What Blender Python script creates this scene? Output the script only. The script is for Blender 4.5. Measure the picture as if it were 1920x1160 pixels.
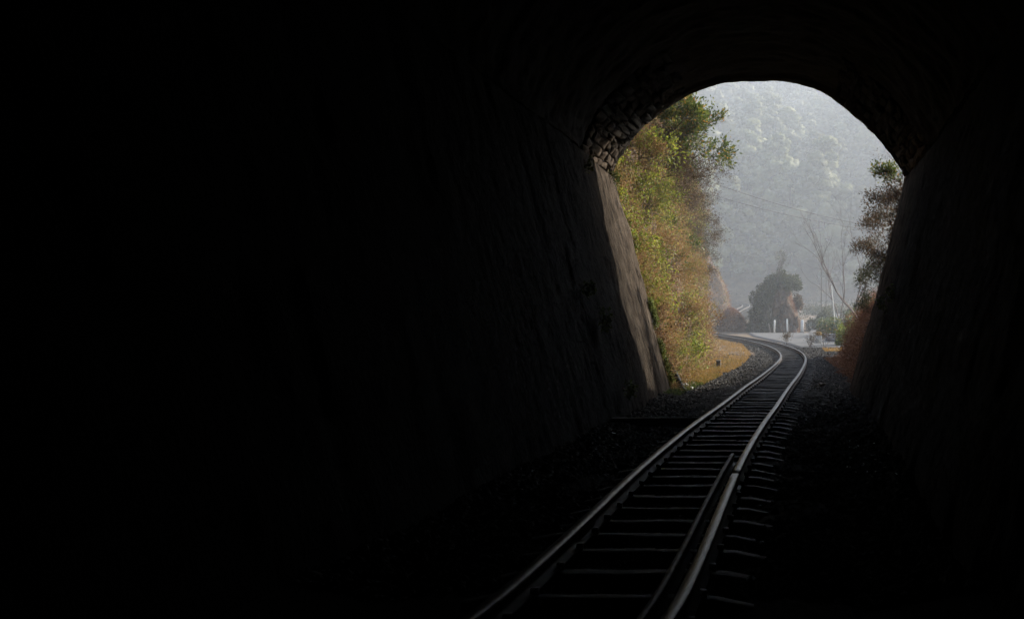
import bpy, math, random
import numpy as np
from mathutils import Vector

for o in list(bpy.data.objects):
    bpy.data.objects.remove(o)
SC = bpy.context.scene
COL = SC.collection
R = math.radians
rng = np.random.default_rng(7)
random.seed(7)

# ------------------------------------------------------------------ camera
F, CX, HY, EYE = 1900.0, 1450.0, 600.0, 1.77      # focal length (px of 1920), optical axis, horizon row, eye height
cd = bpy.data.cameras.new('camera')
cam = bpy.data.objects.new('camera', cd); COL.objects.link(cam)
cam.location = (0, 0, EYE)
cam.rotation_euler = (R(90), 0, 0)
cd.sensor_width = 36; cd.lens = F / 1920 * 36
cd.shift_x = -(CX - 960) / 1920
cd.shift_y = (HY - 580) / 1920
cd.clip_start = 0.05; cd.clip_end = 2500
SC.camera = cam

# ------------------------------------------------------------------ light
SUN_AZ, SUN_EL = 58.0, 26.0                         # azimuth from +Y towards +X
w = bpy.data.worlds.new('World'); SC.world = w; w.use_nodes = True
nt = w.node_tree; nt.nodes.clear()
sky = nt.nodes.new('ShaderNodeTexSky'); sky.sky_type = 'NISHITA'; sky.sun_disc = False
sky.sun_elevation = R(SUN_EL); sky.sun_rotation = R(SUN_AZ)
sky.air_density = 1.0; sky.dust_density = 2.0; sky.ozone_density = 1.0
bg = nt.nodes.new('ShaderNodeBackground'); bg.inputs['Strength'].default_value = 0.1
wo = nt.nodes.new('ShaderNodeOutputWorld')
nt.links.new(sky.outputs[0], bg.inputs[0]); nt.links.new(bg.outputs[0], wo.inputs[0])
sd = bpy.data.lights.new('sun', 'SUN'); sd.energy = 5.0; sd.angle = R(0.6); sd.color = (1.0, 0.93, 0.82)
sun = bpy.data.objects.new('sun', sd); COL.objects.link(sun)
to_sun = Vector((math.sin(R(SUN_AZ)) * math.cos(R(SUN_EL)), math.cos(R(SUN_AZ)) * math.cos(R(SUN_EL)), math.sin(R(SUN_EL))))
sun.rotation_euler = to_sun.to_track_quat('Z', 'Y').to_euler()
sun.location = (30, 20, 60)
SC.view_settings.view_transform = 'Standard'; SC.view_settings.look = 'None'
SC.view_settings.exposure = 1.5; SC.view_settings.gamma = 1.0
SC.view_settings.use_curve_mapping = False
SC.render.engine = 'CYCLES'
cy = SC.cycles
cy.max_bounces = 6; cy.diffuse_bounces = 4; cy.glossy_bounces = 3; cy.transmission_bounces = 3
cy.volume_bounces = 4; cy.transparent_max_bounces = 8
cy.caustics_reflective = False; cy.caustics_refractive = False
cy.use_denoising = True
cy.sample_clamp_indirect = 4.0

# ------------------------------------------------------------------ helpers
def _h(ix, iy, iz, s):
    n = (ix.astype(np.int64) * 374761393 + iy.astype(np.int64) * 668265263 + iz.astype(np.int64) * 2147483647 + s * 974634777) & 0xffffffff
    n = ((n ^ (n >> 13)) * 1274126177) & 0xffffffff
    n = (n ^ (n >> 16)) & 0xffff
    return n / 65535.0
def vnoise(x, y, z, s=0):
    x, y, z = np.broadcast_arrays(np.asarray(x, float), np.asarray(y, float), np.asarray(z, float))
    ix, iy, iz = np.floor(x), np.floor(y), np.floor(z)
    fx, fy, fz = x - ix, y - iy, z - iz
    u, v, q = fx * fx * (3 - 2 * fx), fy * fy * (3 - 2 * fy), fz * fz * (3 - 2 * fz)
    r = 0
    for a in (0, 1):
        for b in (0, 1):
            for c in (0, 1):
                r = r + (u if a else 1 - u) * (v if b else 1 - v) * (q if c else 1 - q) * _h(ix + a, iy + b, iz + c, s)
    return r * 2 - 1
def fbm(x, y, z, octv=4, s=0, gain=.5):
    r, a, f = 0, 1.0, 1.0
    for k in range(octv):
        r = r + a * vnoise(np.asarray(x) * f, np.asarray(y) * f, np.asarray(z) * f, s + k)
        a *= gain; f *= 2.03
    return r

def mesh_obj(name, verts, faces, mats, parent=None, smooth=False, matidx=None):
    """faces: int array (n,3) or (n,4), or a list of such arrays"""
    me = bpy.data.meshes.new(name)
    verts = np.asarray(verts, dtype=np.float32)
    fl = faces if isinstance(faces, list) else [faces]
    fl = [np.asarray(f, dtype=np.int32) for f in fl if len(f)]
    loops = np.concatenate([f.ravel() for f in fl])
    cnt = np.concatenate([np.full(len(f), f.shape[1], dtype=np.int32) for f in fl])
    start = np.concatenate([[0], np.cumsum(cnt)[:-1]]).astype(np.int32)
    me.vertices.add(len(verts)); me.vertices.foreach_set('co', verts.ravel())
    me.loops.add(len(loops)); me.loops.foreach_set('vertex_index', loops)
    me.polygons.add(len(cnt)); me.polygons.foreach_set('loop_start', start)
    if not isinstance(mats, (list, tuple)): mats = [mats]
    for m in mats: me.materials.append(m)
    if matidx is not None: me.polygons.foreach_set('material_index', np.asarray(matidx, dtype=np.int32))
    if smooth: me.polygons.foreach_set('use_smooth', np.ones(len(cnt), dtype=bool))
    me.update(calc_edges=True); me.validate()
    o = bpy.data.objects.new(name, me); COL.objects.link(o)
    if parent is not None: o.parent = parent
    return o
def empty(name, loc=(0, 0, 0), rz=0):
    o = bpy.data.objects.new(name, None); COL.objects.link(o)
    o.location = loc; o.rotation_euler = (0, 0, rz); o.empty_display_size = .2
    return o
def tag(o, label=None, cat=None, group=None, kind=None):
    if label: o['label'] = label
    if cat: o['category'] = cat
    if group: o['group'] = group
    if kind: o['kind'] = kind
    return o
def at(px, py, Z):
    """a world point Z metres ahead seen at pixel (px, py) of the 1920 wide photo"""
    return Vector(((px - CX) / F * Z, Z, EYE + (HY - py) / F * Z))

class MB:
    """collects geometry for one mesh"""
    def __init__(s): s.v = []; s.q = []; s.t = []; s.n = 0
    def add(s, v, q=None, t=None):
        v = np.asarray(v, float).reshape(-1, 3)
        if q is not None and len(q): s.q.append(np.asarray(q) + s.n)
        if t is not None and len(t): s.t.append(np.asarray(t) + s.n)
        s.v.append(v); s.n += len(v)
    def box(s, c, d, rz=0, rx=0, ry=0, jit=0.0, bev=0.0):
        sx, sy, sz = [q / 2 for q in d]
        pts = []
        if bev <= 0:
            pts = np.array([(x * sx, y * sy, z * sz) for z in (-1, 1) for y in (-1, 1) for x in (-1, 1)], float)
            q = [(0, 2, 3, 1), (4, 5, 7, 6), (0, 1, 5, 4), (2, 6, 7, 3), (0, 4, 6, 2), (1, 3, 7, 5)]
            t = []
        else:
            b = bev
            ring = [(-sx + b, -sy), (sx - b, -sy), (sx, -sy + b), (sx, sy - b), (sx - b, sy), (-sx + b, sy), (-sx, sy - b), (-sx, -sy + b)]
            lv = [(-sz, 1 - b / max(sx, sy)), (-sz + b, 1.0), (sz - b, 1.0), (sz, None)]
            for z, k in lv:
                for (x, y) in ring:
                    if k == 1.0: pts.append((x, y, z))
                    else: pts.append((x - math.copysign(b, x) * .9, y - math.copysign(b, y) * .9, z))
            q = []
            for l in range(3):
                for i in range(8):
                    j = (i + 1) % 8
                    q.append((l * 8 + i, l * 8 + j, l * 8 + 8 + j, l * 8 + 8 + i))
            q += [(24, 25, 30, 31), (25, 26, 29, 30), (26, 27, 28, 29), (1, 0, 7, 6), (2, 1, 6, 5), (3, 2, 5, 4)]
            t = []; pts = np.array(pts, float)
        if jit: pts = pts + rng.normal(0, jit, pts.shape)
        from mathutils import Euler
        M = np.array(Euler((rx, ry, rz)).to_matrix())
        s.add(pts @ M.T + np.array(c, float), q, t)
    def tube(s, pts, r0, r1, sides=4, radii=None):
        pts = np.asarray(pts, float); n = len(pts)
        d = np.gradient(pts, axis=0); d /= np.linalg.norm(d, axis=1)[:, None] + 1e-9
        up = np.array((0, 0, 1.0)) if abs(d[0, 2]) < .8 else np.array((1.0, 0, 0))
        a = np.cross(d, up); a /= np.linalg.norm(a, axis=1)[:, None] + 1e-9
        b = np.cross(d, a)
        rr = np.linspace(r0, r1, n) if radii is None else np.asarray(radii)
        ang = np.arange(sides) * 2 * math.pi / sides
        V = pts[:, None, :] + rr[:, None, None] * (np.cos(ang)[None, :, None] * a[:, None, :] + np.sin(ang)[None, :, None] * b[:, None, :])
        i = np.arange(n - 1)[:, None] * sides; k = np.arange(sides)[None, :]; k2 = (k + 1) % sides
        q = np.stack([i + k, i + k2, i + sides + k2, i + sides + k], -1).reshape(-1, 4)
        s.add(V.reshape(-1, 3), q)
    def build(s, name, mat, parent=None, smooth=False):
        f = []
        if s.q: f.append(np.concatenate(s.q))
        if s.t: f.append(np.concatenate(s.t))
        return mesh_obj(name, np.concatenate(s.v), f, mat, parent, smooth)

import bmesh
def ico(sub):
    bm = bmesh.new(); bmesh.ops.create_icosphere(bm, subdivisions=sub, radius=1)
    v = np.array([x.co[:] for x in bm.verts]); f = np.array([[q.index for q in p.verts] for p in bm.faces]); bm.free(); return v, f
def unit(v):
    return v / (np.linalg.norm(v, axis=-1, keepdims=True) + 1e-9)
def rdir(n):
    return unit(rng.normal(0, 1, (n, 3)))
def leaves(mb, pos, size, aspect=.45, droop=.3, dirs=None, fold=.25):
    """folded diamond leaves, one island each"""
    n = len(pos)
    if n == 0: return
    d = rdir(n) if dirs is None else unit(dirs + rdir(n) * .5)
    d[:, 2] -= droop; d = unit(d)
    s_ = unit(np.cross(d, rdir(n))); nn = np.cross(d, s_)
    L = (size * rng.uniform(.6, 1.25, n))[:, None]; W = L * aspect
    p0 = pos; p2 = pos + d * L; m = pos + d * L * .45 + nn * L * fold * .5
    V = np.stack([p0, m + s_ * W * .5, p2, m - s_ * W * .5], 1).reshape(-1, 3)
    b = np.arange(n)[:, None] * 4
    mb.add(V, t=np.concatenate([b + [0, 1, 2], b + [0, 2, 3]], 1).reshape(-1, 3))
def blades(mb, pos, dirs, length, width, bend=.35):
    """two-segment tapering grass blades"""
    n = len(pos)
    if n == 0: return
    d = unit(dirs); L = (length * rng.uniform(.5, 1.3, n))[:, None]
    s_ = unit(np.cross(d, rdir(n))); W = np.broadcast_to(np.asarray(width, float), (n,))[:, None] * .5
    bd = unit(rdir(n) + np.array((0, 0, -.6)))
    m = pos + d * L * .5 + bd * L * bend * .15; e = pos + d * L * .85 + bd * L * bend
    V = np.stack([pos - s_ * W, pos + s_ * W, m + s_ * W * .7, m - s_ * W * .7, e], 1).reshape(-1, 3)
    b = np.arange(n)[:, None] * 5
    mb.add(V, q=(b + [0, 1, 2, 3]).reshape(-1, 4), t=(b + [3, 2, 4]).reshape(-1, 3))

# ------------------------------------------------------------------ materials
def new_mat(name):
    m = bpy.data.materials.new(name); m.use_nodes = True
    nt = m.node_tree; b = nt.nodes['Principled BSDF']
    return m, nt, b
def ramp(nt, cols, fac, interp='LINEAR'):
    r = nt.nodes.new('ShaderNodeValToRGB'); r.color_ramp.interpolation = interp
    el = r.color_ramp.elements
    while len(el) < len(cols): el.new(.5)
    for e, (p, c) in zip(el, cols): e.position = p; e.color = (*c, 1)
    nt.links.new(fac, r.inputs[0]); return r.outputs[0]
def noise_n(nt, scale, detail=6, rough=.6, vec=None, stretch=None):
    tc = nt.nodes.new('ShaderNodeTexCoord'); out = tc.outputs['Object']
    if stretch:
        mp = nt.nodes.new('ShaderNodeMapping'); mp.inputs['Scale'].default_value = stretch
        nt.links.new(out, mp.inputs[0]); out = mp.outputs[0]
    n = nt.nodes.new('ShaderNodeTexNoise'); n.inputs['Scale'].default_value = scale
    n.inputs['Detail'].default_value = detail; n.inputs['Roughness'].default_value = rough
    nt.links.new(out, n.inputs['Vector']); return n.outputs['Fac']
def mat_surface(name, cols, scale=3, rough=.9, bump=.3, bscale=20, dist=.02, stretch=None, spec=.3, detail=8, metallic=0):
    m, nt, b = new_mat(name)
    f = noise_n(nt, scale, detail, stretch=stretch)
    nt.links.new(ramp(nt, cols, f), b.inputs['Base Color'])
    b.inputs['Roughness'].default_value = rough; b.inputs['Specular IOR Level'].default_value = spec
    b.inputs['Metallic'].default_value = metallic
    if bump:
        f2 = noise_n(nt, bscale, 8, .65, stretch=stretch)
        bp = nt.nodes.new('ShaderNodeBump'); bp.inputs['Strength'].default_value = bump; bp.inputs['Distance'].default_value = dist
        nt.links.new(f2, bp.inputs['Height']); nt.links.new(bp.outputs[0], b.inputs['Normal'])
    return m
def mat_leaf(name, cols, trans=.35, rough=.6, spec=.15, vary=None):
    m, nt, b = new_mat(name)
    g = nt.nodes.new('ShaderNodeNewGeometry')
    fac = g.outputs['Random Per Island']
    if vary:                                          # broad patches of another tint
        f = noise_n(nt, vary, 3)
        ma = nt.nodes.new('ShaderNodeMath'); ma.operation = 'MULTIPLY_ADD'
        ma.inputs[1].default_value = .55
        nt.links.new(fac, ma.inputs[0])
        m2 = nt.nodes.new('ShaderNodeMath'); m2.operation = 'MULTIPLY_ADD'; m2.inputs[1].default_value = 1.9; m2.inputs[2].default_value = -.72
        nt.links.new(f, m2.inputs[0]); nt.links.new(m2.outputs[0], ma.inputs[2]); fac = ma.outputs[0]
    c = ramp(nt, cols, fac)
    nt.links.new(c, b.inputs['Base Color']); b.inputs['Roughness'].default_value = rough
    b.inputs['Specular IOR Level'].default_value = spec
    if trans > 0:
        t = nt.nodes.new('ShaderNodeBsdfTranslucent'); nt.links.new(c, t.inputs[0])
        mx = nt.nodes.new('ShaderNodeMixShader'); mx.inputs[0].default_value = trans
        out = nt.nodes['Material Output']
        nt.links.new(b.outputs[0], mx.inputs[1]); nt.links.new(t.outputs[0], mx.inputs[2]); nt.links.new(mx.outputs[0], out.inputs[0])
    return m
def mat_plain(name, c, rough=.7, spec=.3, metallic=0):
    return mat_surface(name, [(.3, tuple(x * .75 for x in c)), (.7, c)], scale=6, rough=rough, bump=.15, bscale=30, dist=.005, spec=spec, metallic=metallic)

M = {}
def bore_shade(m, y_lit, y_dark, k, axis='Y', spec=.03):
    """painted shade of the bore: base colour lighter by the mouth, blackened deeper in"""
    nt = m.node_tree; b = nt.nodes['Principled BSDF']; src = b.inputs['Base Color'].links[0].from_socket
    b.inputs['Specular IOR Level'].default_value = spec; b.inputs['Roughness'].default_value = max(.68, b.inputs['Roughness'].default_value)
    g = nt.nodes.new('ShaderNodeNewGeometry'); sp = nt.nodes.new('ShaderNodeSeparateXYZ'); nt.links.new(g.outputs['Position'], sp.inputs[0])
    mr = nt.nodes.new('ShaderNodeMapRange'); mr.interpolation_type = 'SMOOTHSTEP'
    lo, hi = (y_dark, y_lit) if y_dark < y_lit else (y_lit, y_dark)
    a, b2 = (k, 1.0) if y_dark < y_lit else (1.0, k)
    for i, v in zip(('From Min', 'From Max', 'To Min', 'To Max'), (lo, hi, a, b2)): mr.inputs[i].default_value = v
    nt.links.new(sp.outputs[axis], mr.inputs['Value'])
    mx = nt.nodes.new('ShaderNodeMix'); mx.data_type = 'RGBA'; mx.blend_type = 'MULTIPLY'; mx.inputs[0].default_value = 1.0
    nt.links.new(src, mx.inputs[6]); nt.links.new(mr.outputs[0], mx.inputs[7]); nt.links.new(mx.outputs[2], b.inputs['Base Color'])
    return m
M['render'] = bore_shade(mat_surface('shaded_sooty_cement', [(.34, (.022, .017, .013)), (.46, (.085, .066, .050)), (.60, (.145, .115, .088)), (.75, (.23, .20, .165))], scale=2.1, bump=1.0, bscale=9, dist=.10, stretch=(2.2, 2.2, 1.0), detail=12), 27.5, 18.0, .012)  # wall colour carries painted shade, deepening away from the mouth
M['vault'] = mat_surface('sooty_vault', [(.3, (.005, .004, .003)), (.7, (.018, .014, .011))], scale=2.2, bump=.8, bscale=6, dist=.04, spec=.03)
M['vstone'] = bore_shade(mat_surface('vault_stone', [(.25, (.035, .027, .020)), (.75, (.10, .077, .057))], scale=4, bump=.9, bscale=14, dist=.03), 5.3, 6.3, .05, 'Z')  # crown shade and soot put into the colour, haunch stones stay lighter
M['rock'] = mat_surface('dark_rock', [(.3, (.05, .04, .03)), (.7, (.12, .10, .08))], scale=1.2, bump=.6, bscale=5, dist=.08)
M['ground'] = mat_surface('earth_ground', [(.3, (.07, .05, .035)), (.55, (.13, .09, .055)), (.75, (.18, .13, .07))], scale=.8, bump=.6, bscale=9, dist=.04)
M['gravel_bed'] = mat_surface('dirty_ballast_bed', [(.35, (.012, .011, .010)), (.7, (.045, .041, .037))], scale=9, bump=.9, bscale=22, dist=.05)
bore_shade(M['gravel_bed'], 26, 12, .2)  # bore shade painted into the bed colour
M['stone'] = mat_leaf('ballast_stone', [(0, (.018, .017, .016)), (.6, (.045, .042, .038)), (.93, (.10, .095, .088)), (1, (.20, .19, .18))], trans=0, rough=.75, spec=.3)
bore_shade(M['stone'], 26, 12, .25)  # same painted shade on the loose ballast
M['road'] = mat_surface('worn_asphalt', [(.3, (.085, .085, .084)), (.7, (.135, .133, .13))], scale=1.3, bump=.3, bscale=40, dist=.01, rough=.85)
M['earth'] = mat_surface('red_earth', [(.3, (.04, .026, .016)), (.55, (.10, .062, .038)), (.8, (.19, .125, .08))], scale=1.4, bump=.9, bscale=5, dist=.15)
M['wood'] = mat_surface('weathered_sleeper', [(.3, (.008, .007, .006)), (.7, (.034, .030, .027))], scale=4, bump=.9, bscale=9, dist=.015, stretch=(1, 9, 9), rough=.68, spec=.25)
bore_shade(M['wood'], 26, 8, .3, spec=.22)  # sleepers inside the bore also get painted shade
M['bark'] = mat_surface('bark', [(.3, (.04, .03, .022)), (.7, (.10, .08, .06))], scale=5, bump=.5, bscale=14)
M['twig'] = mat_plain('grey_twig', (.13, .10, .085), .8)
M['brown_twig'] = mat_leaf('dead_brown_twig', [(0, (.05, .032, .022)), (.6, (.12, .075, .05)), (1, (.22, .16, .12))], trans=0, rough=.7)
def per_tree(m, lo, hi):
    nt = m.node_tree
    oi = nt.nodes.new('ShaderNodeObjectInfo'); mr = nt.nodes.new('ShaderNodeMapRange'); nt.links.new(oi.outputs['Random'], mr.inputs['Value'])
    mr.inputs['To Min'].default_value = lo; mr.inputs['To Max'].default_value = hi
    for n_ in list(nt.nodes):
        if n_.type == 'VALTORGB':
            tg = [l.to_socket for l in n_.outputs[0].links]
            mx = nt.nodes.new('ShaderNodeMix'); mx.data_type = 'RGBA'; mx.blend_type = 'MULTIPLY'; mx.inputs[0].default_value = 1.0
            nt.links.new(n_.outputs[0], mx.inputs[6]); nt.links.new(mr.outputs[0], mx.inputs[7])
            for t_ in tg: nt.links.new(mx.outputs[2], t_)
# rails: polished head, rusty sides
m, nt_, b = new_mat('polished_rail_head')
f = noise_n(nt_, 3, 6, stretch=(6, .6, 6)); nt_.links.new(ramp(nt_, [(.3, (.055, .05, .047)), (.7, (.145, .137, .13))], f), b.inputs['Base Color'])
b.inputs['Metallic'].default_value = 1.0; b.inputs['Roughness'].default_value = .42; bore_shade(m, 13, 4.5, .3); b.inputs['Roughness'].default_value = .42; M['head'] = m  # rail heads painted darker at the near end, fading into the shade
M['rust'] = mat_surface('rusty_rail_side', [(.3, (.018, .012, .009)), (.7, (.06, .036, .024))], scale=8, bump=.4, bscale=30, dist=.004, rough=.6, spec=.4)
M['pine'] = mat_leaf('pine_needles', [(0, (.10, .112, .048)), (.5, (.15, .16, .068)), (1, (.21, .21, .095))], trans=.3, rough=.6)
per_tree(M['pine'], .45, 1.2)
M['hillbush'] = mat_leaf('hill_undergrowth', [(0, (.035, .04, .022)), (.6, (.06, .066, .034)), (1, (.10, .09, .055))], trans=.2, rough=.7)
M['drygrass'] = mat_leaf('dry_brush', [(0, (.10, .13, .025)), (.22, (.23, .215, .06)), (.42, (.34, .235, .10)), (.66, (.33, .18, .085)), (.84, (.16, .095, .055)), (1, (.50, .41, .27))], trans=.35, rough=.7, vary=.5)
M['redgrass'] = mat_leaf('rusty_dead_grass', [(0, (.12, .055, .03)), (.6, (.25, .11, .055)), (1, (.36, .22, .12))], trans=.3, rough=.7, vary=.9)
M['applegrass'] = mat_leaf('ochre_verge_grass', [(0, (.12, .13, .03)), (.35, (.32, .20, .055)), (.7, (.38, .22, .07)), (1, (.45, .33, .15))], trans=.35, rough=.7, vary=.8)
M['greengrass'] = mat_leaf('green_verge_grass', [(0, (.04, .07, .012)), (.6, (.09, .14, .025)), (1, (.2, .19, .05))], trans=.35, rough=.6)
M['limeleaf'] = mat_leaf('lime_leaf', [(0, (.09, .13, .02)), (.6, (.24, .29, .04)), (1, (.42, .40, .07))], trans=.45, rough=.5)
M['darkleaf'] = mat_leaf('glossy_dark_leaf', [(0, (.035, .06, .014)), (.55, (.09, .13, .022)), (.88, (.20, .22, .04)), (1, (.5, .24, .05))], trans=.4, rough=.45, spec=.3)
M['brownleaf'] = mat_leaf('brownish_leaf', [(0, (.035, .03, .015)), (.5, (.08, .06, .028)), (1, (.17, .09, .045))], trans=.35, rough=.5)
M['greyleaf'] = mat_leaf('dull_green_leaf', [(0, (.035, .045, .02)), (.6, (.07, .08, .035)), (1, (.13, .12, .055))], trans=.3, rough=.6)
M['moss'] = mat_leaf('moss_leaf', [(0, (.09, .12, .02)), (1, (.26, .30, .08))], trans=.3, rough=.7)
M['white'] = mat_plain('weathered_white_paint', (.72, .71, .68), .6)
M['yellow'] = mat_plain('faded_yellow_paint', (.62, .36, .07), .6)
M['plastic'] = mat_plain('white_plastic_film', (.78, .78, .78), .4)
M['concrete'] = mat_plain('concrete', (.28, .25, .22), .9)
M['whitewash'] = mat_surface('flaking_whitewash', [(.38, (.20, .21, .24)), (.55, (.62, .65, .70))], scale=5, bump=.5, bscale=12, dist=.02)
M['wire'] = mat_plain('black_wire', (.03, .03, .03), .6)
M['fern'] = mat_leaf('wall_weed_leaf', [(0, (.04, .06, .012)), (1, (.12, .15, .03))], trans=.3)

# ------------------------------------------------------------------ terrain functions
def smooth(x, a, b):
    t = np.clip((np.asarray(x, float) - a) / (b - a), 0, 1); return t * t * (3 - 2 * t)
def G(Y):
    """level of the cutting floor and road"""
    Y = np.asarray(Y, float)
    g = np.where(Y < 45, 0, np.where(Y < 86, .018 * (Y - 45), .738))
    return g + np.where(Y > 88, .045 * (np.minimum(Y, 190) - 88), 0)
def HILL(X, Y):
    X = np.asarray(X, float); Y = np.asarray(Y, float)
    base = 182 + .05 * X
    h = .385 * np.clip(Y - base, 0, None) + 2.5 * smooth(Y, base, base + 12)
    ridge = 468 - .2 * (X - 20) + 6 * vnoise(X / 22, 3.3, 0, 4) - 62 * np.exp(-((X - 17) / 7.0) ** 2)
    over = np.clip(Y - ridge, 0, None)
    h = h - over * .9
    h = h + (2.6 * fbm(X / 45, Y / 60, 0, 2, 11) + 2.2 * np.sin((X * .9 + Y * .3) / 8.0 + 1.5 * vnoise(Y / 60, 2, 0, 6))) * smooth(Y, 190, 250)
    return np.where(Y > 170, h, 0)
def H(X, Y):
    X = np.asarray(X, float); Y = np.asarray(Y, float)
    z = G(Y) + HILL(X, Y)
    z = z + 26 * smooth(X, -22, -95) + 20 * smooth(X, 28, 110) * smooth(Y, 60, 110)
    return z
# ground sheet
def grid_sheet(xs, ys, zf):
    X, Y = np.meshgrid(xs, ys); Z = zf(X, Y)
    V = np.stack([X, Y, Z], -1).reshape(-1, 3)
    nx, ny = len(xs), len(ys)
    i = np.arange(ny - 1)[:, None] * nx; j = np.arange(nx - 1)[None, :]
    return V, np.stack([i + j, i + j + 1, i + nx + j + 1, i + nx + j], -1).reshape(-1, 4)
xs = np.unique(np.concatenate([np.linspace(-330, -60, 28), np.linspace(-60, 60, 121), np.linspace(60, 330, 28)]))
ys = np.unique(np.concatenate([np.linspace(-90, 20, 30), np.linspace(20, 130, 111), np.linspace(130, 430, 121), np.linspace(431, 560, 60)]))
def zground(X, Y):
    z = H(X, Y) - .06 - .13 * (1 - smooth(Y, 46, 52)) * (1 - smooth(np.abs(X), 6, 8))
    z = z + .05 * fbm(X / 1.7, Y / 1.7, 0, 2, 3) * smooth(Y, 24, 30) * (1 - smooth(np.abs(X), 0, 1))
    return z
V, Q = grid_sheet(xs, ys, zground)
o = mesh_obj('ground', V, Q, M['ground'], smooth=True); tag(o, kind='structure')

# ------------------------------------------------------------------ tunnel
def AX(Y):
    """tunnel axis, bending gently to the right towards the mouth"""
    return np.interp(Y, [-60, 0, 6, 10, 13, 17, 20, 25, 30], [-4.4, -1.25, -.95, -.78, -.64, -.5, -.4, -.33, -.3])
PY = 25.0
SPR, CROWN, BW, SW = 5.27, 7.64, 2.22, 3.57      # springing height, crown, half width at base and springing
tun = empty('railway_tunnel', (float(AX(25)), 25, 0))
tag(tun, 'dark rough railway tunnel with sloping cement side walls and stone vault, framing the daylight', 'tunnel')
def T(v):                                          # world -> tunnel local
    return np.asarray(v) - np.array([float(AX(25)), 25, 0])
yy = np.unique(np.concatenate([np.linspace(-60, 0, 60), np.linspace(0, 12, 100), np.linspace(12, 24.6, 230), np.linspace(24.6, 25, 12)]))
def wall_grid(side):
    zz = np.linspace(-.15, SPR, 128)
    Yg, Zg = np.meshgrid(yy, zz, indexing='ij')
    half = BW + (SW - BW) * np.clip(Zg, 0, None) / SPR
    n = .05 * fbm(Yg * .25, Zg * .35, side, 2, 21) + .020 * fbm(Yg * 1.9, Zg * 1.3, side, 4, 31) + .012 * fbm(Yg * 7, Zg * 4.5, side, 3, 41) + .016 * fbm(Yg * 5, Zg * 1.1, side, 2, 43) * smooth(Yg, 12, 18)
    n = n + .05 * np.clip(fbm(Yg * 2.6, Zg * .55, side, 3, 77) - .35, 0, 1)
    edge = .12 * fbm(Zg * 1.3, side * 7, 0, 4, 51) * smooth(Yg, 23.5, 25)
    X = AX(Yg) + side * (half + n)
    V = np.stack([X, Yg + edge, Zg], -1)
    return V
walls = {}
for side in (-1, 1):
    V = wall_grid(side); walls[side] = V
    ny, nz = V.shape[:2]
    i = np.arange(ny - 1)[:, None] * nz; j = np.arange(nz - 1)[None, :]
    q = np.stack([i + j, i + j + 1, i + nz + j + 1, i + nz + j], -1).reshape(-1, 4)
    V2 = V.reshape(-1, 3)
    # end return of the wall: thickness seen at the mouth
    e = V[-1]; out = e.copy(); out[:, 0] += side * 1.2; out[:, 1] += .02
    V3 = np.concatenate([V2, out]); b0 = (ny - 1) * nz; c0 = ny * nz; j = np.arange(nz - 1)
    q2 = np.stack([b0 + j, b0 + j + 1, c0 + j + 1, c0 + j], -1)
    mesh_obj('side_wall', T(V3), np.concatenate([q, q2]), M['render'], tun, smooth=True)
# vault
def arch(th):
    """half ellipse with a slightly straight left haunch; th 0 = right springing, pi = left"""
    c = np.cos(th); q = np.where(c > 0, .904, .725)
    x = SW * 1.012 * c; z = SPR + .07 + (CROWN - SPR + .03) * np.clip(1 - np.abs(c) ** 2.2, 0, 1) ** q
    return x, z
th = np.linspace(0, math.pi, 150)
Yg, Tg = np.meshgrid(yy, th, indexing='ij')
ax_, az_ = arch(Tg)
deep = smooth(Yg, 20.9, 21.1)                        # the last four metres are lined with loose stones set in front
n = .05 * fbm(Yg * .5, Tg * 2.5, 5, 3, 61) + .03 * fbm(Yg * 3.5, Tg * 9, 5, 4, 62) - .06 * smooth(Yg, 24.55, 24.75) * smooth(Tg, .0, .25) * (1 - smooth(Tg, 2.35, 2.5)) + .05 * deep * (1 - smooth(Tg, .6, .8) * (1 - smooth(Tg, 2.2, 2.4))) * (1 - smooth(Yg, 24.7, 24.9))
rn = np.stack([np.cos(Tg), np.sin(Tg)], -1)
X = AX(Yg) + ax_ + rn[..., 0] * n; Zz = az_ + rn[..., 1] * n
V = np.stack([X, Yg, Zz], -1); ny, nz = V.shape[:2]
i = np.arange(ny - 1)[:, None] * nz; j = np.arange(nz - 1)[None, :]
q = np.stack([i + j, i + j + 1, i + nz + j + 1, i + nz + j], -1).reshape(-1, 4)
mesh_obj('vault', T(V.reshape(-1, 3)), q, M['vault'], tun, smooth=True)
# loose stones of the vault by the mouth
s_len = np.cumsum(np.r_[0, np.hypot(*[np.diff(a) for a in arch(th)])]); total = s_len[-1]
ns = 0; cy_ = 0.0
while cy_ < total - .12 and ns < 296:
    hgt = rng.uniform(.13, .25); cc = min(cy_ + hgt / 2, total)
    if 2.6 < cc < total - 2.9: cy_ += hgt; continue
    a = np.interp(cc, s_len, th); y = 21.0 + rng.uniform(0, .3)
    while y < 24.85 and ns < 296:
        ln = rng.uniform(.3, .95); y1 = min(y + ln, 25.0 + rng.uniform(-.05, .06))
        if 25.0 - y1 < .15: y1 = 25 + rng.uniform(-.05, .06)
        ym = (y + y1) / 2
        x, z = arch(np.array([a])); prm = .15 + rng.uniform(-.05, .02)
        cx = AX(ym) + x[0] + math.cos(a) * prm; cz = z[0] + math.sin(a) * prm
        mb = MB()
        x2, z2 = arch(np.array([a + .01])); rot = math.atan2(z2[0] - z[0], x2[0] - x[0])
        mb.box((0, 0, 0), (hgt - .02, y1 - y - .02, .30), jit=.018, bev=.025)
        st = mb.build('stone', M['vstone'], tun)
        st.location = T((cx, ym, cz)); st.rotation_euler = (rng.uniform(-.08, .08), -rot + rng.uniform(-.14, .14), rng.uniform(-.12, .12))
        ns += 1; y = y1
    cy_ += hgt
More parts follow.
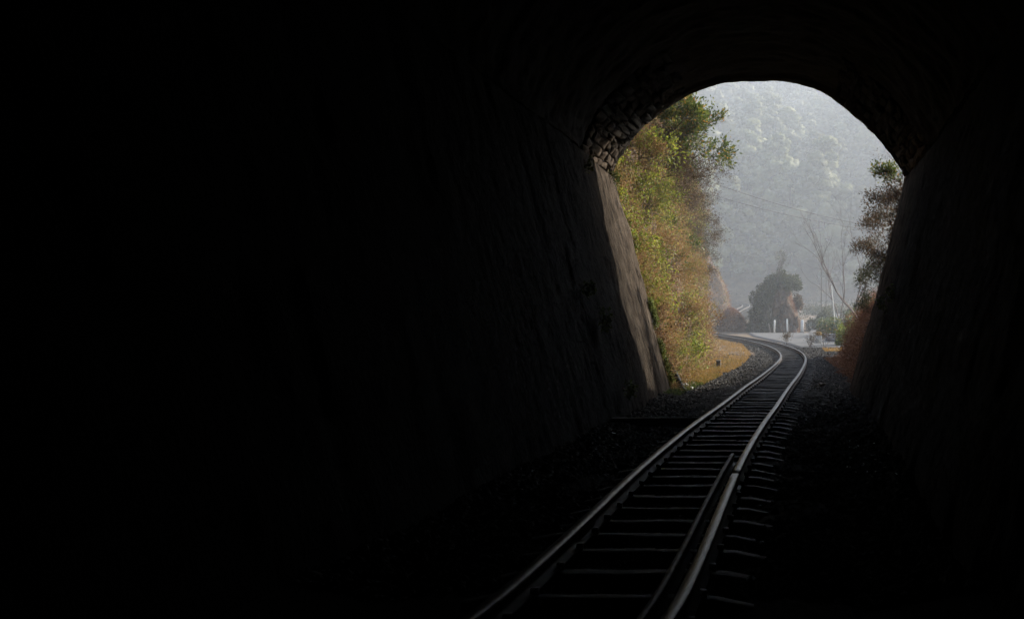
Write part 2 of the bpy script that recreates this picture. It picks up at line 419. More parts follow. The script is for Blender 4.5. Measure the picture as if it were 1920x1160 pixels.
# portal headwall and mass above (keeps daylight out), unseen end blocker added to keep the bore dark
mb = MB()
prof = [(AX(25) - BW - .1, -.4)] + [(AX(25) - (BW + (SW - BW) * t) - .22, SPR * t) for t in (0, .5, 1)]
aa = np.linspace(math.pi, 0, 40); px_, pz_ = arch(aa)
prof += [(AX(25) + x + .14 * math.cos(t) , z + .14 * math.sin(t)) for x, z, t in zip(px_, pz_, aa)]
prof += [(AX(25) + (BW + (SW - BW) * t) + .22, SPR * t) for t in (1, .5, 0)] + [(AX(25) + BW + .1, -.4)]
prof = np.array(prof); n = len(prof)
cen = np.array([AX(25), 3.5]); dirp = prof - cen
outp = []
for p, d in zip(prof, dirp):
    kx = 24 / max(abs(d[0]), 1e-6); kz = (10.5 if d[1] > 0 else 5) / max(abs(d[1]), 1e-6); outp.append(cen + d * min(kx, kz))
outp = np.array(outp)
Yf = 24.97
rows = [np.c_[prof[:, 0], np.full(n, Yf), prof[:, 1]], np.c_[outp[:, 0], np.full(n, Yf), outp[:, 1]], np.c_[outp[:, 0], np.full(n, -64), outp[:, 1]]]
Vp = np.concatenate(rows); j = np.arange(n - 1)
qp = np.concatenate([np.stack([j + r * n, j + 1 + r * n, j + 1 + (r + 1) * n, j + (r + 1) * n], -1) for r in range(2)])
mb.add(Vp, qp); mb.build('portal_wall', M['rock'], tun).location = T((0, 0, 0))
mb = MB(); mb.box((-4.4, -60.4, 4), (30, .8, 22)); mb.build('end_blocker', M['rock'], tun).location = T((0, 0, 0))

# ------------------------------------------------------------------ railway track
CP = np.array([(-4.4 - .2, -58), (-1.5, -1), (-1.06, 6), (-.98, 9.2), (-.80, 14), (-.42, 20), (-.12, 25), (.28, 31), (.60, 37), (.84, 43), (.86, 47.5), (.62, 52), (.12, 56.5),
      (-.75, 62), (-2.3, 69), (-4.3, 76), (-6.3, 84), (-7.2, 92), (-6.4, 101), (-5.2, 112), (-4.9, 126), (-4.5, 140), (-4.1, 152), (-5.0, 164), (-8.5, 176), (-16, 185), (-28, 190)], float)
def catmull(P, step=.3):
    out = []
    Pe = np.vstack([2 * P[0] - P[1], P, 2 * P[-1] - P[-2]])
    for k in range(1, len(Pe) - 2):
        p0, p1, p2, p3 = Pe[k - 1:k + 3]; L = np.linalg.norm(p2 - p1); m = max(2, int(L / .25))
        t = np.linspace(0, 1, m, endpoint=False)[:, None]
        out.append(.5 * ((2 * p1) + (-p0 + p2) * t + (2 * p0 - 5 * p1 + 4 * p2 - p3) * t ** 2 + (-p0 + 3 * p1 - 3 * p2 + p3) * t ** 3))
    c = np.vstack(out + [P[-1:]])
    for _ in range(60):                               # relax into a smooth railway curve
        c[1:-1] = c[1:-1] * .5 + .25 * (c[:-2] + c[2:])
    s = np.r_[0, np.cumsum(np.linalg.norm(np.diff(c, axis=0), axis=1))]
    ss = np.arange(0, s[-1], step)
    return np.c_[np.interp(ss, s, c[:, 0]), np.interp(ss, s, c[:, 1])]
CL = catmull(CP, .3)
tanv = unit(np.gradient(CL, axis=0)); nrm = np.c_[tanv[:, 1], -tanv[:, 0]]      # to the right
arc = np.arange(len(CL)) * .3
def TZ(Y):                                            # level of the ballast under the track
    return G(Y) + .16 * smooth(Y, 95, 120)
track = empty('railway_track', (CL[0, 0], CL[0, 1], 0)); T0 = np.array([CL[0, 0], CL[0, 1], 0])
tag(track, 'narrow railway track curving out of the tunnel on dark wooden sleepers', 'railway track')
RB, RT = .03, .17
prof = [(-.065, RB), (.065, RB), (.065, RB + .012), (.014, RB + .025), (.010, RB + .09), (.043, RB + .100), (.043, RT - .010), (.032, RT), (-.032, RT), (-.043, RT - .010), (-.043, RB + .100), (-.010, RB + .09), (-.014, RB + .025), (-.065, RB + .012)]
prof = np.array(prof); headface = {6, 7, 8}
cant = .02
def sweep_rail(off, i0, i1, name, wav=0.0, dz=0.0, slim=1.0):
    C = CL[i0:i1]; N = nrm[i0:i1]; z = TZ(C[:, 1]) + dz + wav * vnoise(arc[i0:i1] * .35, off, 0, 5)
    lat = off + wav * vnoise(arc[i0:i1] * .3, off, 3, 9)
    base = np.c_[C + N * lat[:, None], z]
    V = base[:, None, :] + np.c_[N, np.zeros(len(N))][:, None, :] * prof[None, :, 0:1] * slim + np.array([0, 0, 1.0])[None, None, :] * prof[None, :, 1:2]
    k = len(prof); nn = len(C)
    i = np.arange(nn - 1)[:, None] * k; j = np.arange(k)[None, :]; j2 = (j + 1) % k
    q = np.stack([i + j, i + k + j, i + k + j2, i + j2], -1).reshape(-1, 4)
    mi = np.tile(np.array([1 if a in headface else 0 for a in range(k)]), nn - 1)
    caps = np.array([[0, 1, 2, 13], [2, 3, 12, 13], [3, 4, 11, 12], [4, 5, 10, 11], [5, 6, 9, 10], [6, 7, 8, 9]])
    q = np.concatenate([q, caps, caps[:, ::-1] + (nn - 1) * k]); mi = np.r_[mi, np.zeros(12, int)]
    o = mesh_obj(name, V.reshape(-1, 3) - T0, q, [M['rust'], M['head']], track, matidx=mi)
    return o
nCL = len(CL)
iy = lambda Y: int(np.argmin(np.abs(CL[:, 1] - Y)))
sweep_rail(-.535, 0, nCL, 'rail', .006)
j1 = iy(10.75)
sweep_rail(.535, 0, j1 + 1, 'rail', .006); sweep_rail(.535, j1, nCL, 'rail', .006)
g0, g1 = iy(2), iy(12.6)
gr = sweep_rail(.37, g0, g1, 'guard_rail', .006, dz=-.02, slim=.55)
gr.data.materials[1] = M['rust']
tag(gr, 'short dark guard rail inside the right-hand rail')
# joint bars
for off, Yj in ((.535, 10.75), (-.535, 17.5), (-.535, 8.2)):
    i = iy(Yj); c = CL[i] + nrm[i] * off; ang = math.atan2(tanv[i, 1], tanv[i, 0])
    for s in (-1, 1):
        mb = MB(); mb.box((0, 0, 0), (.5, .022, .065), bev=.006)
        for k in (-.18, -.06, .06, .18): mb.box((k, s * .018, 0), (.03, .02, .03), bev=.004)
        o = mb.build('joint_bar', M['rust'], track); p = c + nrm[i] * s * .026
        o.location = np.array([p[0], p[1], TZ(p[1]) + RB + .057]) - T0; o.rotation_euler = (0, 0, ang)
# sleepers
sleeper_meshes = []
for k in range(6):
    nx = 9; Ls = 1.92; W_ = .165 + rng.uniform(-.02, .02); Hh = .13
    mb = MB(); xs_ = np.linspace(-Ls / 2, Ls / 2, nx)
    sag = .012 * vnoise(xs_ * 1.3, k * 5.1, 0, 3) - .055 * np.clip((np.abs(xs_) - .62) / .34, 0, 1) ** 1.7
    wob = .012 * vnoise(xs_ * 2, k * 3.3, 1, 8)
    sec = np.array([(-W_ / 2, -Hh), (W_ / 2, -Hh), (W_ / 2 + .004, -.05), (W_ / 2 - .045, 0), (-W_ / 2 + .030, -.004), (-W_ / 2 - .004, -.03)])
    V = []
    for x, sg, wb in zip(xs_, sag, wob):
        for (y, z) in sec: V.append((x + rng.normal(0, .004), y + wb + rng.normal(0, .004), z + sg + rng.normal(0, .0035)))
    m6 = len(sec); q = []
    for i in range(nx - 1):
        for j in range(m6):
            j2 = (j + 1) % m6; q.append((i * m6 + j, i * m6 + j2, (i + 1) * m6 + j2, (i + 1) * m6 + j))
    q += [(0, 5, 2, 1), (5, 4, 3, 2), ((nx - 1) * m6 + 1, (nx - 1) * m6 + 2, (nx - 1) * m6 + 5, (nx - 1) * m6), ((nx - 1) * m6 + 2, (nx - 1) * m6 + 3, (nx - 1) * m6 + 4, (nx - 1) * m6 + 5)]
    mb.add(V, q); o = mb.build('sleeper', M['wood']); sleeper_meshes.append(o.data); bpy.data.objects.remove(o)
spk = MB()
pos = arc[iy(2.2)]; ns = 0
while ns < 295:
    i = int(pos / .3)
    if i >= nCL - 2: break
    if CL[i, 1] > 196: break
    c = CL[i] + tanv[i] * (pos - i * .3); lat = rng.uniform(-.035, .035); ang = math.atan2(tanv[i, 1], tanv[i, 0]) - math.pi / 2 + rng.uniform(-.03, .03)
    o = bpy.data.objects.new('sleeper', sleeper_meshes[int(rng.integers(6))]); COL.objects.link(o); o.parent = track
    zt = TZ(c[1]) + RB + rng.uniform(-.008, .004)
    o.location = np.array([c[0] + nrm[i, 0] * lat, c[1] + nrm[i, 1] * lat, zt]) - T0; o.rotation_euler = (rng.uniform(-.02, .02), rng.uniform(-.008, .008), ang)
    if c[1] < 60:
        for off in (-.535, .535):
            for s in (-1, 1):
                p = c + nrm[i] * (off + s * .075)
                spk.box(np.array([p[0], p[1], TZ(p[1]) + RB + .02]) - T0, (.045, .05, .05), rz=ang, jit=.003)
    ns += 1
    pos += rng.uniform(.55, .68) if CL[i, 1] < 100 else .75
o = spk.build('rail_spike', M['rust'], track); tag(o, kind='stuff')
# ballast bed: a shouldered ribbon under the sleepers
offs = np.array([-2.6, -1.9, -1.5, -1.15, -.9, 0, .9, 1.15, 1.5, 1.9, 2.6])
hts = np.array([-.30, -.15, -.055, -.02, -.035, -.04, -.035, -.02, -.055, -.15, -.30])
ii = np.arange(0, nCL, 1); C = CL[ii]; N = nrm[ii]
X = C[:, 0:1] + N[:, 0:1] * offs; Y = C[:, 1:2] + N[:, 1:2] * offs
# inside the bore the bed reaches the walls
Z = TZ(C[:, 1])[:, None] + hts + .02 * fbm(X * 2, Y * 2, 0, 2, 15)
k = len(offs); i = np.arange(len(ii) - 1)[:, None] * k; j = np.arange(k - 1)[None, :]
q = np.stack([i + j, i + j + 1, i + k + j + 1, i + k + j], -1).reshape(-1, 4)
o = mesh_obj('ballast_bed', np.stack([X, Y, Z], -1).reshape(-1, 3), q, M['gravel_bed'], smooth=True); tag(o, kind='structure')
# floor inside the bore and just outside
def FLZ(X, Y):
    return G(Y) - .075 + .04 * fbm(X * .9, Y * .9, 0, 3, 19) + .12 * smooth(np.abs(X - AX(Y)), 1.4, 2.4) * (np.asarray(Y) < 26)
xs = np.linspace(-4.5, 3.6, 46); ys = np.linspace(-58, 52, 250)
V, Q = grid_sheet(xs, ys, lambda X, Y: 0 * X)
xoff = np.interp(V[:, 1], [-58, 0, 25, 52], [-3.5, -.4, 0, .5]); V[:, 0] += xoff; V[:, 2] = FLZ(V[:, 0], V[:, 1])
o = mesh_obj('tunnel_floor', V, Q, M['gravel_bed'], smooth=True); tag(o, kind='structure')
# ballast stones
def stones(name, n, yr, offr, size, seed, prog=1.6, zoff=-.02):
    u = rng.uniform(0, 1, n)
    y0, y1 = yr; Ys = (y0 ** (1 - prog) + u * (y1 ** (1 - prog) - y0 ** (1 - prog))) ** (1 / (1 - prog))
    idx = np.clip(np.searchsorted(CL[:iy(150), 1], Ys), 0, nCL - 1)
    off = rng.uniform(offr[0], offr[1], n)
    c = CL[idx] + nrm[idx] * off[:, None] + tanv[idx] * rng.uniform(-.15, .15, n)[:, None]
    hz = np.interp(off, offs, hts) + TZ(c[:, 1]) + zoff
    hz = np.maximum(hz, np.where((np.abs(off) > 1.3) & (c[:, 1] < 51), FLZ(c[:, 0], c[:, 1]) + zoff + .015, -9))
    half = BW + .02; inside = c[:, 1] < 25
    okm = ~inside | (np.abs(c[:, 0] - AX(c[:, 1])) < half)
    c, hz, Ys = c[okm], hz[okm], Ys[okm]; n = len(c)
    s = size * rng.uniform(.6, 1.5, n) * (1 + np.clip(Ys - 25, 0, 60) / 60)
    base = np.array([(1, 0, 0), (0, 1, 0), (-1, 0, 0), (0, -1, 0), (0, 0, 1), (0, 0, -1.0)])
    V = base[None] * rng.uniform(.6, 1.2, (n, 6, 1)) + rng.normal(0, .18, (n, 6, 3))
    V = V * np.array([1, 1, .7]) * s[:, None, None]
    a = rng.uniform(0, 6.28, n); ca, sa = np.cos(a)[:, None], np.sin(a)[:, None]
    V = np.stack([V[..., 0] * ca - V[..., 1] * sa, V[..., 0] * sa + V[..., 1] * ca, V[..., 2]], -1)
    V += np.c_[c, hz][:, None, :] + (rng.uniform(0, .02, (n, 1, 1)) * np.array([0, 0, 1]))
    t = np.array([(0, 1, 4), (1, 2, 4), (2, 3, 4), (3, 0, 4), (1, 0, 5), (2, 1, 5), (3, 2, 5), (0, 3, 5)])
    F_ = (np.arange(n)[:, None, None] * 6 + t[None]).reshape(-1, 3)
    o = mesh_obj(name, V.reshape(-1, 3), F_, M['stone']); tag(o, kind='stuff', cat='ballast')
    return o
tag(stones('ballast_stone', 95000, (6.5, 75), (-3.0, 3.3), .04, 1), 'dark broken ballast stones spread around and beside the track')

n = 9000; X = rng.uniform(1.2, 6.0, n); Y = rng.uniform(47, 57.6, n); cX = np.interp(Y, CL[:iy(80), 1], CL[:iy(80), 0]); k_ = (X > cX + 1.3) & ((X < 3.0) | (Y > 51)) & (rng.uniform(-.6, 1, n) < fbm(X, Y, 0, 2, 5) + .4); X, Y = X[k_], Y[k_]
mb = MB(); vb = np.array([(1, 0, 0), (0, 1, 0), (-1, 0, 0), (0, -1, 0), (0, 0, 1), (0, 0, -1.0)]); tb = np.array([(0, 1, 4), (1, 2, 4), (2, 3, 4), (3, 0, 4), (1, 0, 5), (2, 1, 5), (3, 2, 5), (0, 3, 5)])
for x, y in zip(X, Y): mb.add((vb * rng.uniform(.5, 1.2, (6, 1)) + rng.normal(0, .15, (6, 3))) * rng.uniform(.04, .09) * np.array([1, 1, .7]) + np.array([x, y, float(G(y)) - .03]), t=tb)
o = mb.build('rubble', M['stone']); tag(o, 'dark stone rubble between the rails and the road edge', 'rubble', kind='stuff')
# ------------------------------------------------------------------ road
def ribbon(pts, wid, name, mat, dz=.02, zf=None):
    P = catmull(np.array(pts, float), 1.0) if len(pts) > 2 else np.array(pts, float)
    t = unit(np.gradient(P, axis=0)); nn = np.c_[t[:, 1], -t[:, 0]]
    us = np.linspace(-1, 1, 13); X = P[:, 0:1] + nn[:, 0:1] * us * wid / 2; Y = P[:, 1:2] + nn[:, 1:2] * us * wid / 2
    Z = (zf or H)(X, Y) + dz
    k = len(us); i = np.arange(len(P) - 1)[:, None] * k; j = np.arange(k - 1)[None, :]
    q = np.stack([i + j, i + j + 1, i + k + j + 1, i + k + j], -1).reshape(-1, 4)
    o = mesh_obj(name, np.stack([X, Y, Z], -1).reshape(-1, 3), q, mat, smooth=True); tag(o, kind='structure'); return o
xs = np.linspace(0, 1, 40); 
Lx = lambda Y: np.interp(Y, [55, 62, 70, 76, 82, 86], [1.6, .9, -.4, -1.5, -2.0, -2.2])
ys = np.linspace(57, 84.3, 40)
X = Lx(ys)[:, None] + (45 - Lx(ys))[:, None] * xs[None, :] ** 1.6; Y = np.broadcast_to(ys[:, None], X.shape) + .6 * np.sin(X * .7) * (1 - smooth(Y := np.broadcast_to(ys[:, None], X.shape), 57, 60))
Z = H(X, Y) + .03; Z[0] -= .16; Z[-1] -= .16; Z[:, 0] -= .16
i = np.arange(39)[:, None] * 40; j = np.arange(39)[None, :]
o = mesh_obj('road', np.stack([X, Y, Z], -1).reshape(-1, 3), np.stack([i + j, i + j + 1, i + 40 + j + 1, i + 40 + j], -1).reshape(-1, 4), M['road'], smooth=True); tag(o, kind='structure')
ribbon([(4.5, 82), (5.0, 92), (5.2, 105), (7.2, 122), (12, 142), (20, 160)], 3.2, 'road', M['road'], dz=.06)

# ------------------------------------------------------------------ banks
def sheet_obj(name, fn, u, v, mat, kind='structure'):
    U, W = np.meshgrid(u, v, indexing='ij'); V = fn(U, W)
    k = len(v); i = np.arange(len(u) - 1)[:, None] * k; j = np.arange(k - 1)[None, :]
    q = np.stack([i + j, i + j + 1, i + k + j + 1, i + k + j], -1).reshape(-1, 4)
    o = mesh_obj(name, V.reshape(-1, 3), q, mat, smooth=True); tag(o, kind=kind); return o
LB = lambda Y: np.interp(Y, [24, 28, 35, 45, 55, 62, 70, 80, 92], [-2.75, -2.95, -3.2, -3.45, -3.85, -4.6, -6.4, -10, -16])
def left_bank(Y, t):
    """t: height up the cutting face, above the lip it runs back uphill"""
    top = np.interp(Y, [24, 36, 50, 62, 80], [9.6, 9.4, 8.0, 6.2, 4.0])
    zf = np.minimum(t, top); back = np.clip(t - top, 0, None)
    n = .35 * fbm(Y * .35, zf * .45, 0, 3, 71) + .14 * fbm(Y * 1.3, zf * 1.3, 0, 3, 72)
    foot = .9 * np.exp(-zf / .7)
    near = 1 - smooth(Y, 25, 32)
    X = LB(Y) - (.06 + .20 * near) * zf + foot * .55 * (1 - near) + .18 * near - back * 1.5 + n * smooth(zf, 0, .6) * (1 - .75 * near)
    return np.stack([X, Y + 0 * X, G(Y) - .1 + zf + back * .45], -1)
sheet_obj('bank', left_bank, np.linspace(25.03, 92, 150), np.r_[np.linspace(0, 9.6, 60), np.linspace(10, 30, 14)], M['earth'])
RBX = lambda Y: np.interp(Y, [24, 30, 36, 42, 46, 50, 54], [2.5, 2.55, 2.65, 2.85, 3.1, 4.6, 7.5])
def right_bank(Y, t):
    top = np.interp(Y, [24, 27, 31, 40, 46, 54], [5.0, 4.4, 2.8, 2.5, 2.2, .5])
    zf = np.minimum(t, top); back = np.clip(t - top, 0, None)
    n = .2 * fbm(Y * .5, zf * .7, 4, 3, 81) + .08 * fbm(Y * 2, zf * 2, 4, 2, 82)
    X = RBX(Y) + .42 * zf + back * 1.6 + n * smooth(zf, 0, .5)
    return np.stack([X, Y + 0 * X, G(Y) - .1 + zf + back * .12], -1)
sheet_obj('bank', right_bank, np.linspace(25.03, 54, 80), np.r_[np.linspace(0, 5.0, 34), np.linspace(5.3, 17, 8)], M['earth'])

def surf_scatter(fn, n, ur, vr, power=1.0):
    u = ur[0] + (ur[1] - ur[0]) * rng.uniform(0, 1, n) ** power; v = rng.uniform(vr[0], vr[1], n)
    p = fn(u, v); e = .05
    nn = np.cross(fn(u + e, v) - p, fn(u, v + e) - p); return p, unit(nn), u, v
def brush(name, fn, n, ur, vr, size, width, mat, label, outward, power=1.2, clump=True, grow=0.0, cat='brush', leafn=0, leafmat=None, leaf=.06):
    mb = MB(); p, nn, u, v = surf_scatter(fn, n, ur, vr, power)
    sgn = np.sign(nn @ np.array(outward)); nn = nn * sgn[:, None]
    dens = fbm(p[:, 0] * .9, p[:, 1] * .9, p[:, 2] * .9, 3, 90)
    keep = rng.uniform(-1.1, .9, n) < dens; p, nn, dens = p[keep], nn[keep], dens[keep]
    k = len(p); puff = np.clip(dens + .25, 0, 1)[:, None]
    p = p + nn * (puff * rng.uniform(0, 1, (k, 1)) * .6)
    d = nn * .55 + np.array([0, 0, .45]) + rdir(k) * .75
    s = size * (1 + grow * (p[:, 1] - ur[0]) / (ur[1] - ur[0]))
    blades(mb, p, d, s, width * (1 + grow * (p[:, 1] - ur[0]) / (ur[1] - ur[0])), .4)
    o = mb.build(name, mat); tag(o, label, cat, kind='stuff'); return o
brush('dry_brush', left_bank, 60000, (25.1, 62), (0, 10.5), .22, .016, M['drygrass'], 'rust and ochre dry brush covering the sunlit left cutting face', (1, -.2, .1), power=1.5, grow=.5)
brush('dry_brush', left_bank, 12000, (60, 92), (0, 8), .5, .03, M['redgrass'], 'dry brush on the far end of the left cutting, round the bend', (1, -.2, .1))
brush('dead_grass', right_bank, 26000, (25.1, 54), (0, 6.0), .36, .018, M['redgrass'], 'rusty dead grass on the low bank right of the tunnel mouth', (-1, -.2, .1))
def leafy_cover(name, fn, n, ur, vr, size, mat, label, outward, power, seed, thr, depth=.65):
    mb = MB(); p, nn, u, v = surf_scatter(fn, n, ur, vr, power); sg = np.sign(nn @ np.array(outward)); nn = nn * sg[:, None]
    d1 = fbm(p[:, 0] * .6, p[:, 1] * .6, p[:, 2] * .6, 3, seed); d2 = fbm(p[:, 0] * 1.9, p[:, 1] * 1.9, p[:, 2] * 1.9, 3, seed + 5)
    keep = (d1 > thr) & (rng.uniform(-1.1, .7, n) < d2); p, nn, d2 = p[keep], nn[keep], d2[keep]; k = len(p)
    p = p + nn * np.clip(d2[:, None] + .35, 0, 1.1) * rng.uniform(0, 1, (k, 1)) * depth + rng.normal(0, .03, (k, 3))
    leaves(mb, p, size * (1 + .5 * (p[:, 1] - ur[0]) / (ur[1] - ur[0])), .55, .25, nn * .4 + rdir(k)); o = mb.build(name, mat); tag(o, label, 'foliage', kind='stuff'); return o
leafy_cover('dead_leaves', left_bank, 150000, (25.1, 62), (0, 10.5), .062, M['drygrass'], 'tangle of dead orange and straw leaves over the left cutting', (1, -.2, .1), 1.5, 201, -2)
leafy_cover('creeper', left_bank, 80000, (25.1, 50), (0.3, 10.5), .075, M['limeleaf'], 'yellow-green creeper patches on the left cutting', (1, -.2, .1), 2.0, 233, .18)
leafy_cover('dark_creeper', left_bank, 40000, (25.5, 60), (0.3, 10.5), .07, M['brownleaf'], 'brownish dark creeper patches on the left cutting', (1, -.2, .1), 1.5, 261, .3)
leafy_cover('dead_leaves', right_bank, 40000, (25.1, 54), (0, 6.0), .06, M['redgrass'], 'rusty dead leaves on the low right bank', (-1, -.2, .1), 1.3, 301, -2, .35)
# verge grass between the bank foot and the ballast
def verge(name, n, fn, size, width, mat, label, lean=.6):
    p = fn(n); mb = MB(); k = len(p)
    dens = fbm(p[:, 0] * 1.6, p[:, 1] * 1.2, 0, 3, 33); keep = rng.uniform(-.9, .8, k) < dens; p = p[keep]; k = len(p)
    d = rdir(k) * lean + np.array([0, 0, 1.0]); blades(mb, p, d, size, width, .4)
    o = mb.build(name, mat); tag(o, label, 'grass', kind='stuff'); return o
def vf(n, y0=28, y1=70, pw=1.3):
    Y = y0 + (y1 - y0) * rng.uniform(0, 1, n) ** pw
    ci = np.interp(Y, CL[:iy(90), 1], CL[:iy(90), 0]); lo = LB(Y) - .1; hi = np.interp(Y, [25, 30, 40, 50, 62, 70], [ -2.2, -1.85, -1.25, -1.1, -1.9, -3.8])
    u = rng.uniform(0, 1, n) ** 1.1; X = lo + (hi - lo) * u
    return np.c_[X, Y, G(Y) - .03 + .12 * (1 - u)]
verge('verge_grass', 38000, lambda n: vf(n, 28.5, 76), .17, .014, M['applegrass'], 'ochre verge grass between the left cutting and the ballast')
verge('verge_grass', 9000, lambda n: vf(n, 23.5, 33, 1.0), .12, .012, M['greengrass'], 'green grass at the foot of the tunnel wall corner')
verge('verge_grass', 5000, lambda n: np.c_[rng.uniform(2.3, 3.4, n), rng.uniform(24.5, 50, n), np.full(n, .0)], .16, .014, M['redgrass'], 'dead grass at the foot of the right bank')
def strip(n):
    Y = rng.uniform(52.5, 56, n); return np.c_[rng.uniform(2.7, 6.5, n), Y, G(Y)]
verge('verge_grass', 4000, strip, .16, .02, M['applegrass'], 'orange dry grass strip before the road at right')

# ------------------------------------------------------------------ plants
def grow(mb, p, d, L, r, depth, spread, tips, up=.1, segs=4, kids=(2, 4), wob=.14, shrink=.68):
    pts = [np.array(p, float)]; d = np.array(d, float); d /= np.linalg.norm(d)
    for k in range(segs):
        d = d + rng.normal(0, wob, 3) + np.array([0, 0, up]); d /= np.linalg.norm(d)
        pts.append(pts[-1] + d * L / segs)
    mb.tube(pts, r, r * .55, 4 if r > .02 else 3)
    if depth == 0:
        tips += [(pts[k], d.copy()) for k in range(1, segs + 1)]; return
    nk = int(rng.integers(kids[0], kids[1] + 1))
    for k in range(nk):
        a = int(rng.integers(max(1, segs // 2), segs + 1)) if k else segs
        nd = d + rng.normal(0, spread, 3); nd /= np.linalg.norm(nd)
        grow(mb, pts[a], nd, L * shrink * rng.uniform(.8, 1.2), r * .55, depth - 1, spread, tips, up, segs, kids, wob, shrink)
def shrub(name, loc, label, cat, dirs, L, r, depth, leafmat, leaf, per, spread=.5, up=.08, twigmat=None, group=None, kids=(2, 4), jit=.08, aspect=.42, droop=.3, parts=('branches', 'foliage'), shrink=.68, wob=.14):
    root = empty(name, loc); tag(root, label, cat, group)
    mb = MB(); tips = []
    for d in dirs: grow(mb, rng.normal(0, .05, 3), d, L * rng.uniform(.8, 1.15), r, depth, spread, tips, up, kids=kids, shrink=shrink, wob=wob)
    mb.build(parts[0], twigmat or M['twig'], root)
    if leafmat is not None and per > 0:
        P = np.array([t[0] for t in tips]); D = np.array([t[1] for t in tips])
        idx = rng.integers(0, len(P), int(len(P) * per)); lm = MB()
        leaves(lm, P[idx] + rng.normal(0, jit, (len(idx), 3)), leaf, aspect, droop, D[idx]); lm.build(parts[1], leafmat, root)
    return root
# left cutting: bushes at the tunnel mouth
shrub('leafy_bush', at(1262, 318, 31), 'tall glossy green bush leaning out over the track at the top left of the mouth', 'bush',
      [(.5, -.1, .9), (.8, 0, .55), (.2, .1, 1), (.9, .2, .3), (.75, -.3, .9)], 1.0, .03, 3, M['darkleaf'], .12, 4.0, spread=.42, kids=(3, 4))
shrub('leafy_bush', at(1238, 262, 29.5), 'dark dense bush hanging under the vault at the upper left edge', 'bush',
      [(.7, 0, .5), (.5, .2, .2), (.8, -.1, .9), (.3, 0, .9)], .75, .025, 3, M['darkleaf'], .12, 5.0, spread=.5, kids=(3, 4))
shrub('leafy_bush', at(1195, 300, 27.5), 'lime green leafy bush beside the lit stones of the vault', 'bush',
      [(.4, 0, .8), (.7, .1, .4), (.2, -.2, .9), (.8, 0, .1)], .5, .015, 3, M['limeleaf'], .10, 1.6, spread=.5, kids=(2, 4))
shrub('leafy_bush', at(1172, 345, 27), 'small yellow-green bush at the top corner of the sunlit wall', 'bush',
      [(.4, 0, .8), (.7, .1, -.1), (.5, -.2, .3)], .38, .012, 3, M['limeleaf'], .07, 2.4, spread=.6, kids=(2, 4))
bt = [(1275, 360, 33, 'large bare brown bush below the glossy green bush', 1.0), (1290, 420, 38, 'bare grey-brown bush at the middle edge of the left cutting', 1.1),
      (1300, 470, 44, 'bare twiggy bush above the far bank at the cutting edge', 1.0), (1250, 330, 30, 'dense leafless brown bush between the two green bushes', .8)]
for px, py, Z, lab, s in bt:
    shrub('bare_bush', at(px, py, Z), lab, 'bush', [(.8, -.1, .5), (.5, .2, .8), (.9, .1, .1), (.4, -.3, .9), (.7, 0, -.2), (.6, .1, 1)], .62 * s, .013, 4, M['brownleaf'], .055, .8, spread=.5, twigmat=M['brown_twig'], kids=(3, 4), up=.05)
for k, (px, py, Z, lab) in enumerate([(1262, 500, 34, 'small dark green leafy plant on the brown bank face'), (1290, 470, 36, 'dark leaved sprig amid the dry brush, higher right on the bank'),
        (1296, 668, 31, 'bright green weed near the foot of the left bank'), (1190, 360, 28, 'lime weed hanging on the bank next to the lit wall'), (1240, 430, 33, 'green sapling on the upper bank among dry brush')]):
    shrub('bank_weed', at(px, py, Z), lab, 'weed', [(.8, -.3, .4), (.5, -.5, .3), (.9, 0, .1)], .3, .008, 2, M['limeleaf'] if k in (2, 3) else M['darkleaf'], .10, 2.2, spread=.6)
for k, (Y, z, mt, tw, lab) in enumerate([(27.5, 6.3, 'drygrass', 'brown_twig', 'ochre shrub on the bank just outside the lit vault stones'), (29, 5.0, 'limeleaf', 'twig', 'olive green shrub on the bank next to the wall top'),
        (31, 6.6, 'brownleaf', 'brown_twig', 'brown twiggy shrub between lime bush and bare bush'), (34, 7.6, 'darkleaf', 'brown_twig', 'green-brown shrub under the glossy bush'), (36, 6.2, 'brownleaf', 'brown_twig', 'dense bare shrub at the shoulder of the left bank'),
        (39, 7.2, 'brownleaf', 'brown_twig', 'fine twigged bare shrub against the hazy slope'), (42, 6.0, 'brownleaf', 'brown_twig', 'grey twigged shrub on the bank edge at mid height'), (46, 5.4, 'greyleaf', 'twig', 'dull green shrub at the bank edge over the far bank'),
        (30, 3.4, 'drygrass', 'brown_twig', 'straw coloured shrub halfway up the near bank'), (38, 3.4, 'drygrass', 'brown_twig', 'rusty shrub halfway up the bank'), (33, 1.6, 'drygrass', 'brown_twig', 'low olive shrub near the bank foot'), (50, 3.6, 'brownleaf', 'brown_twig', 'twiggy shrub at the far turn of the bank')]):
    p = left_bank(np.array([float(Y)]), np.array([float(z)]))[0]
    shrub('bank_shrub', p, lab, 'shrub', [(.8, -.2, .4), (.5, -.4, .7), (.9, .2, .1), (.4, .2, .9), (.7, -.3, -.1)], .5, .012, 4, M[mt], .065, 1.5, spread=.5, twigmat=M[tw], kids=(2, 4), up=.05)
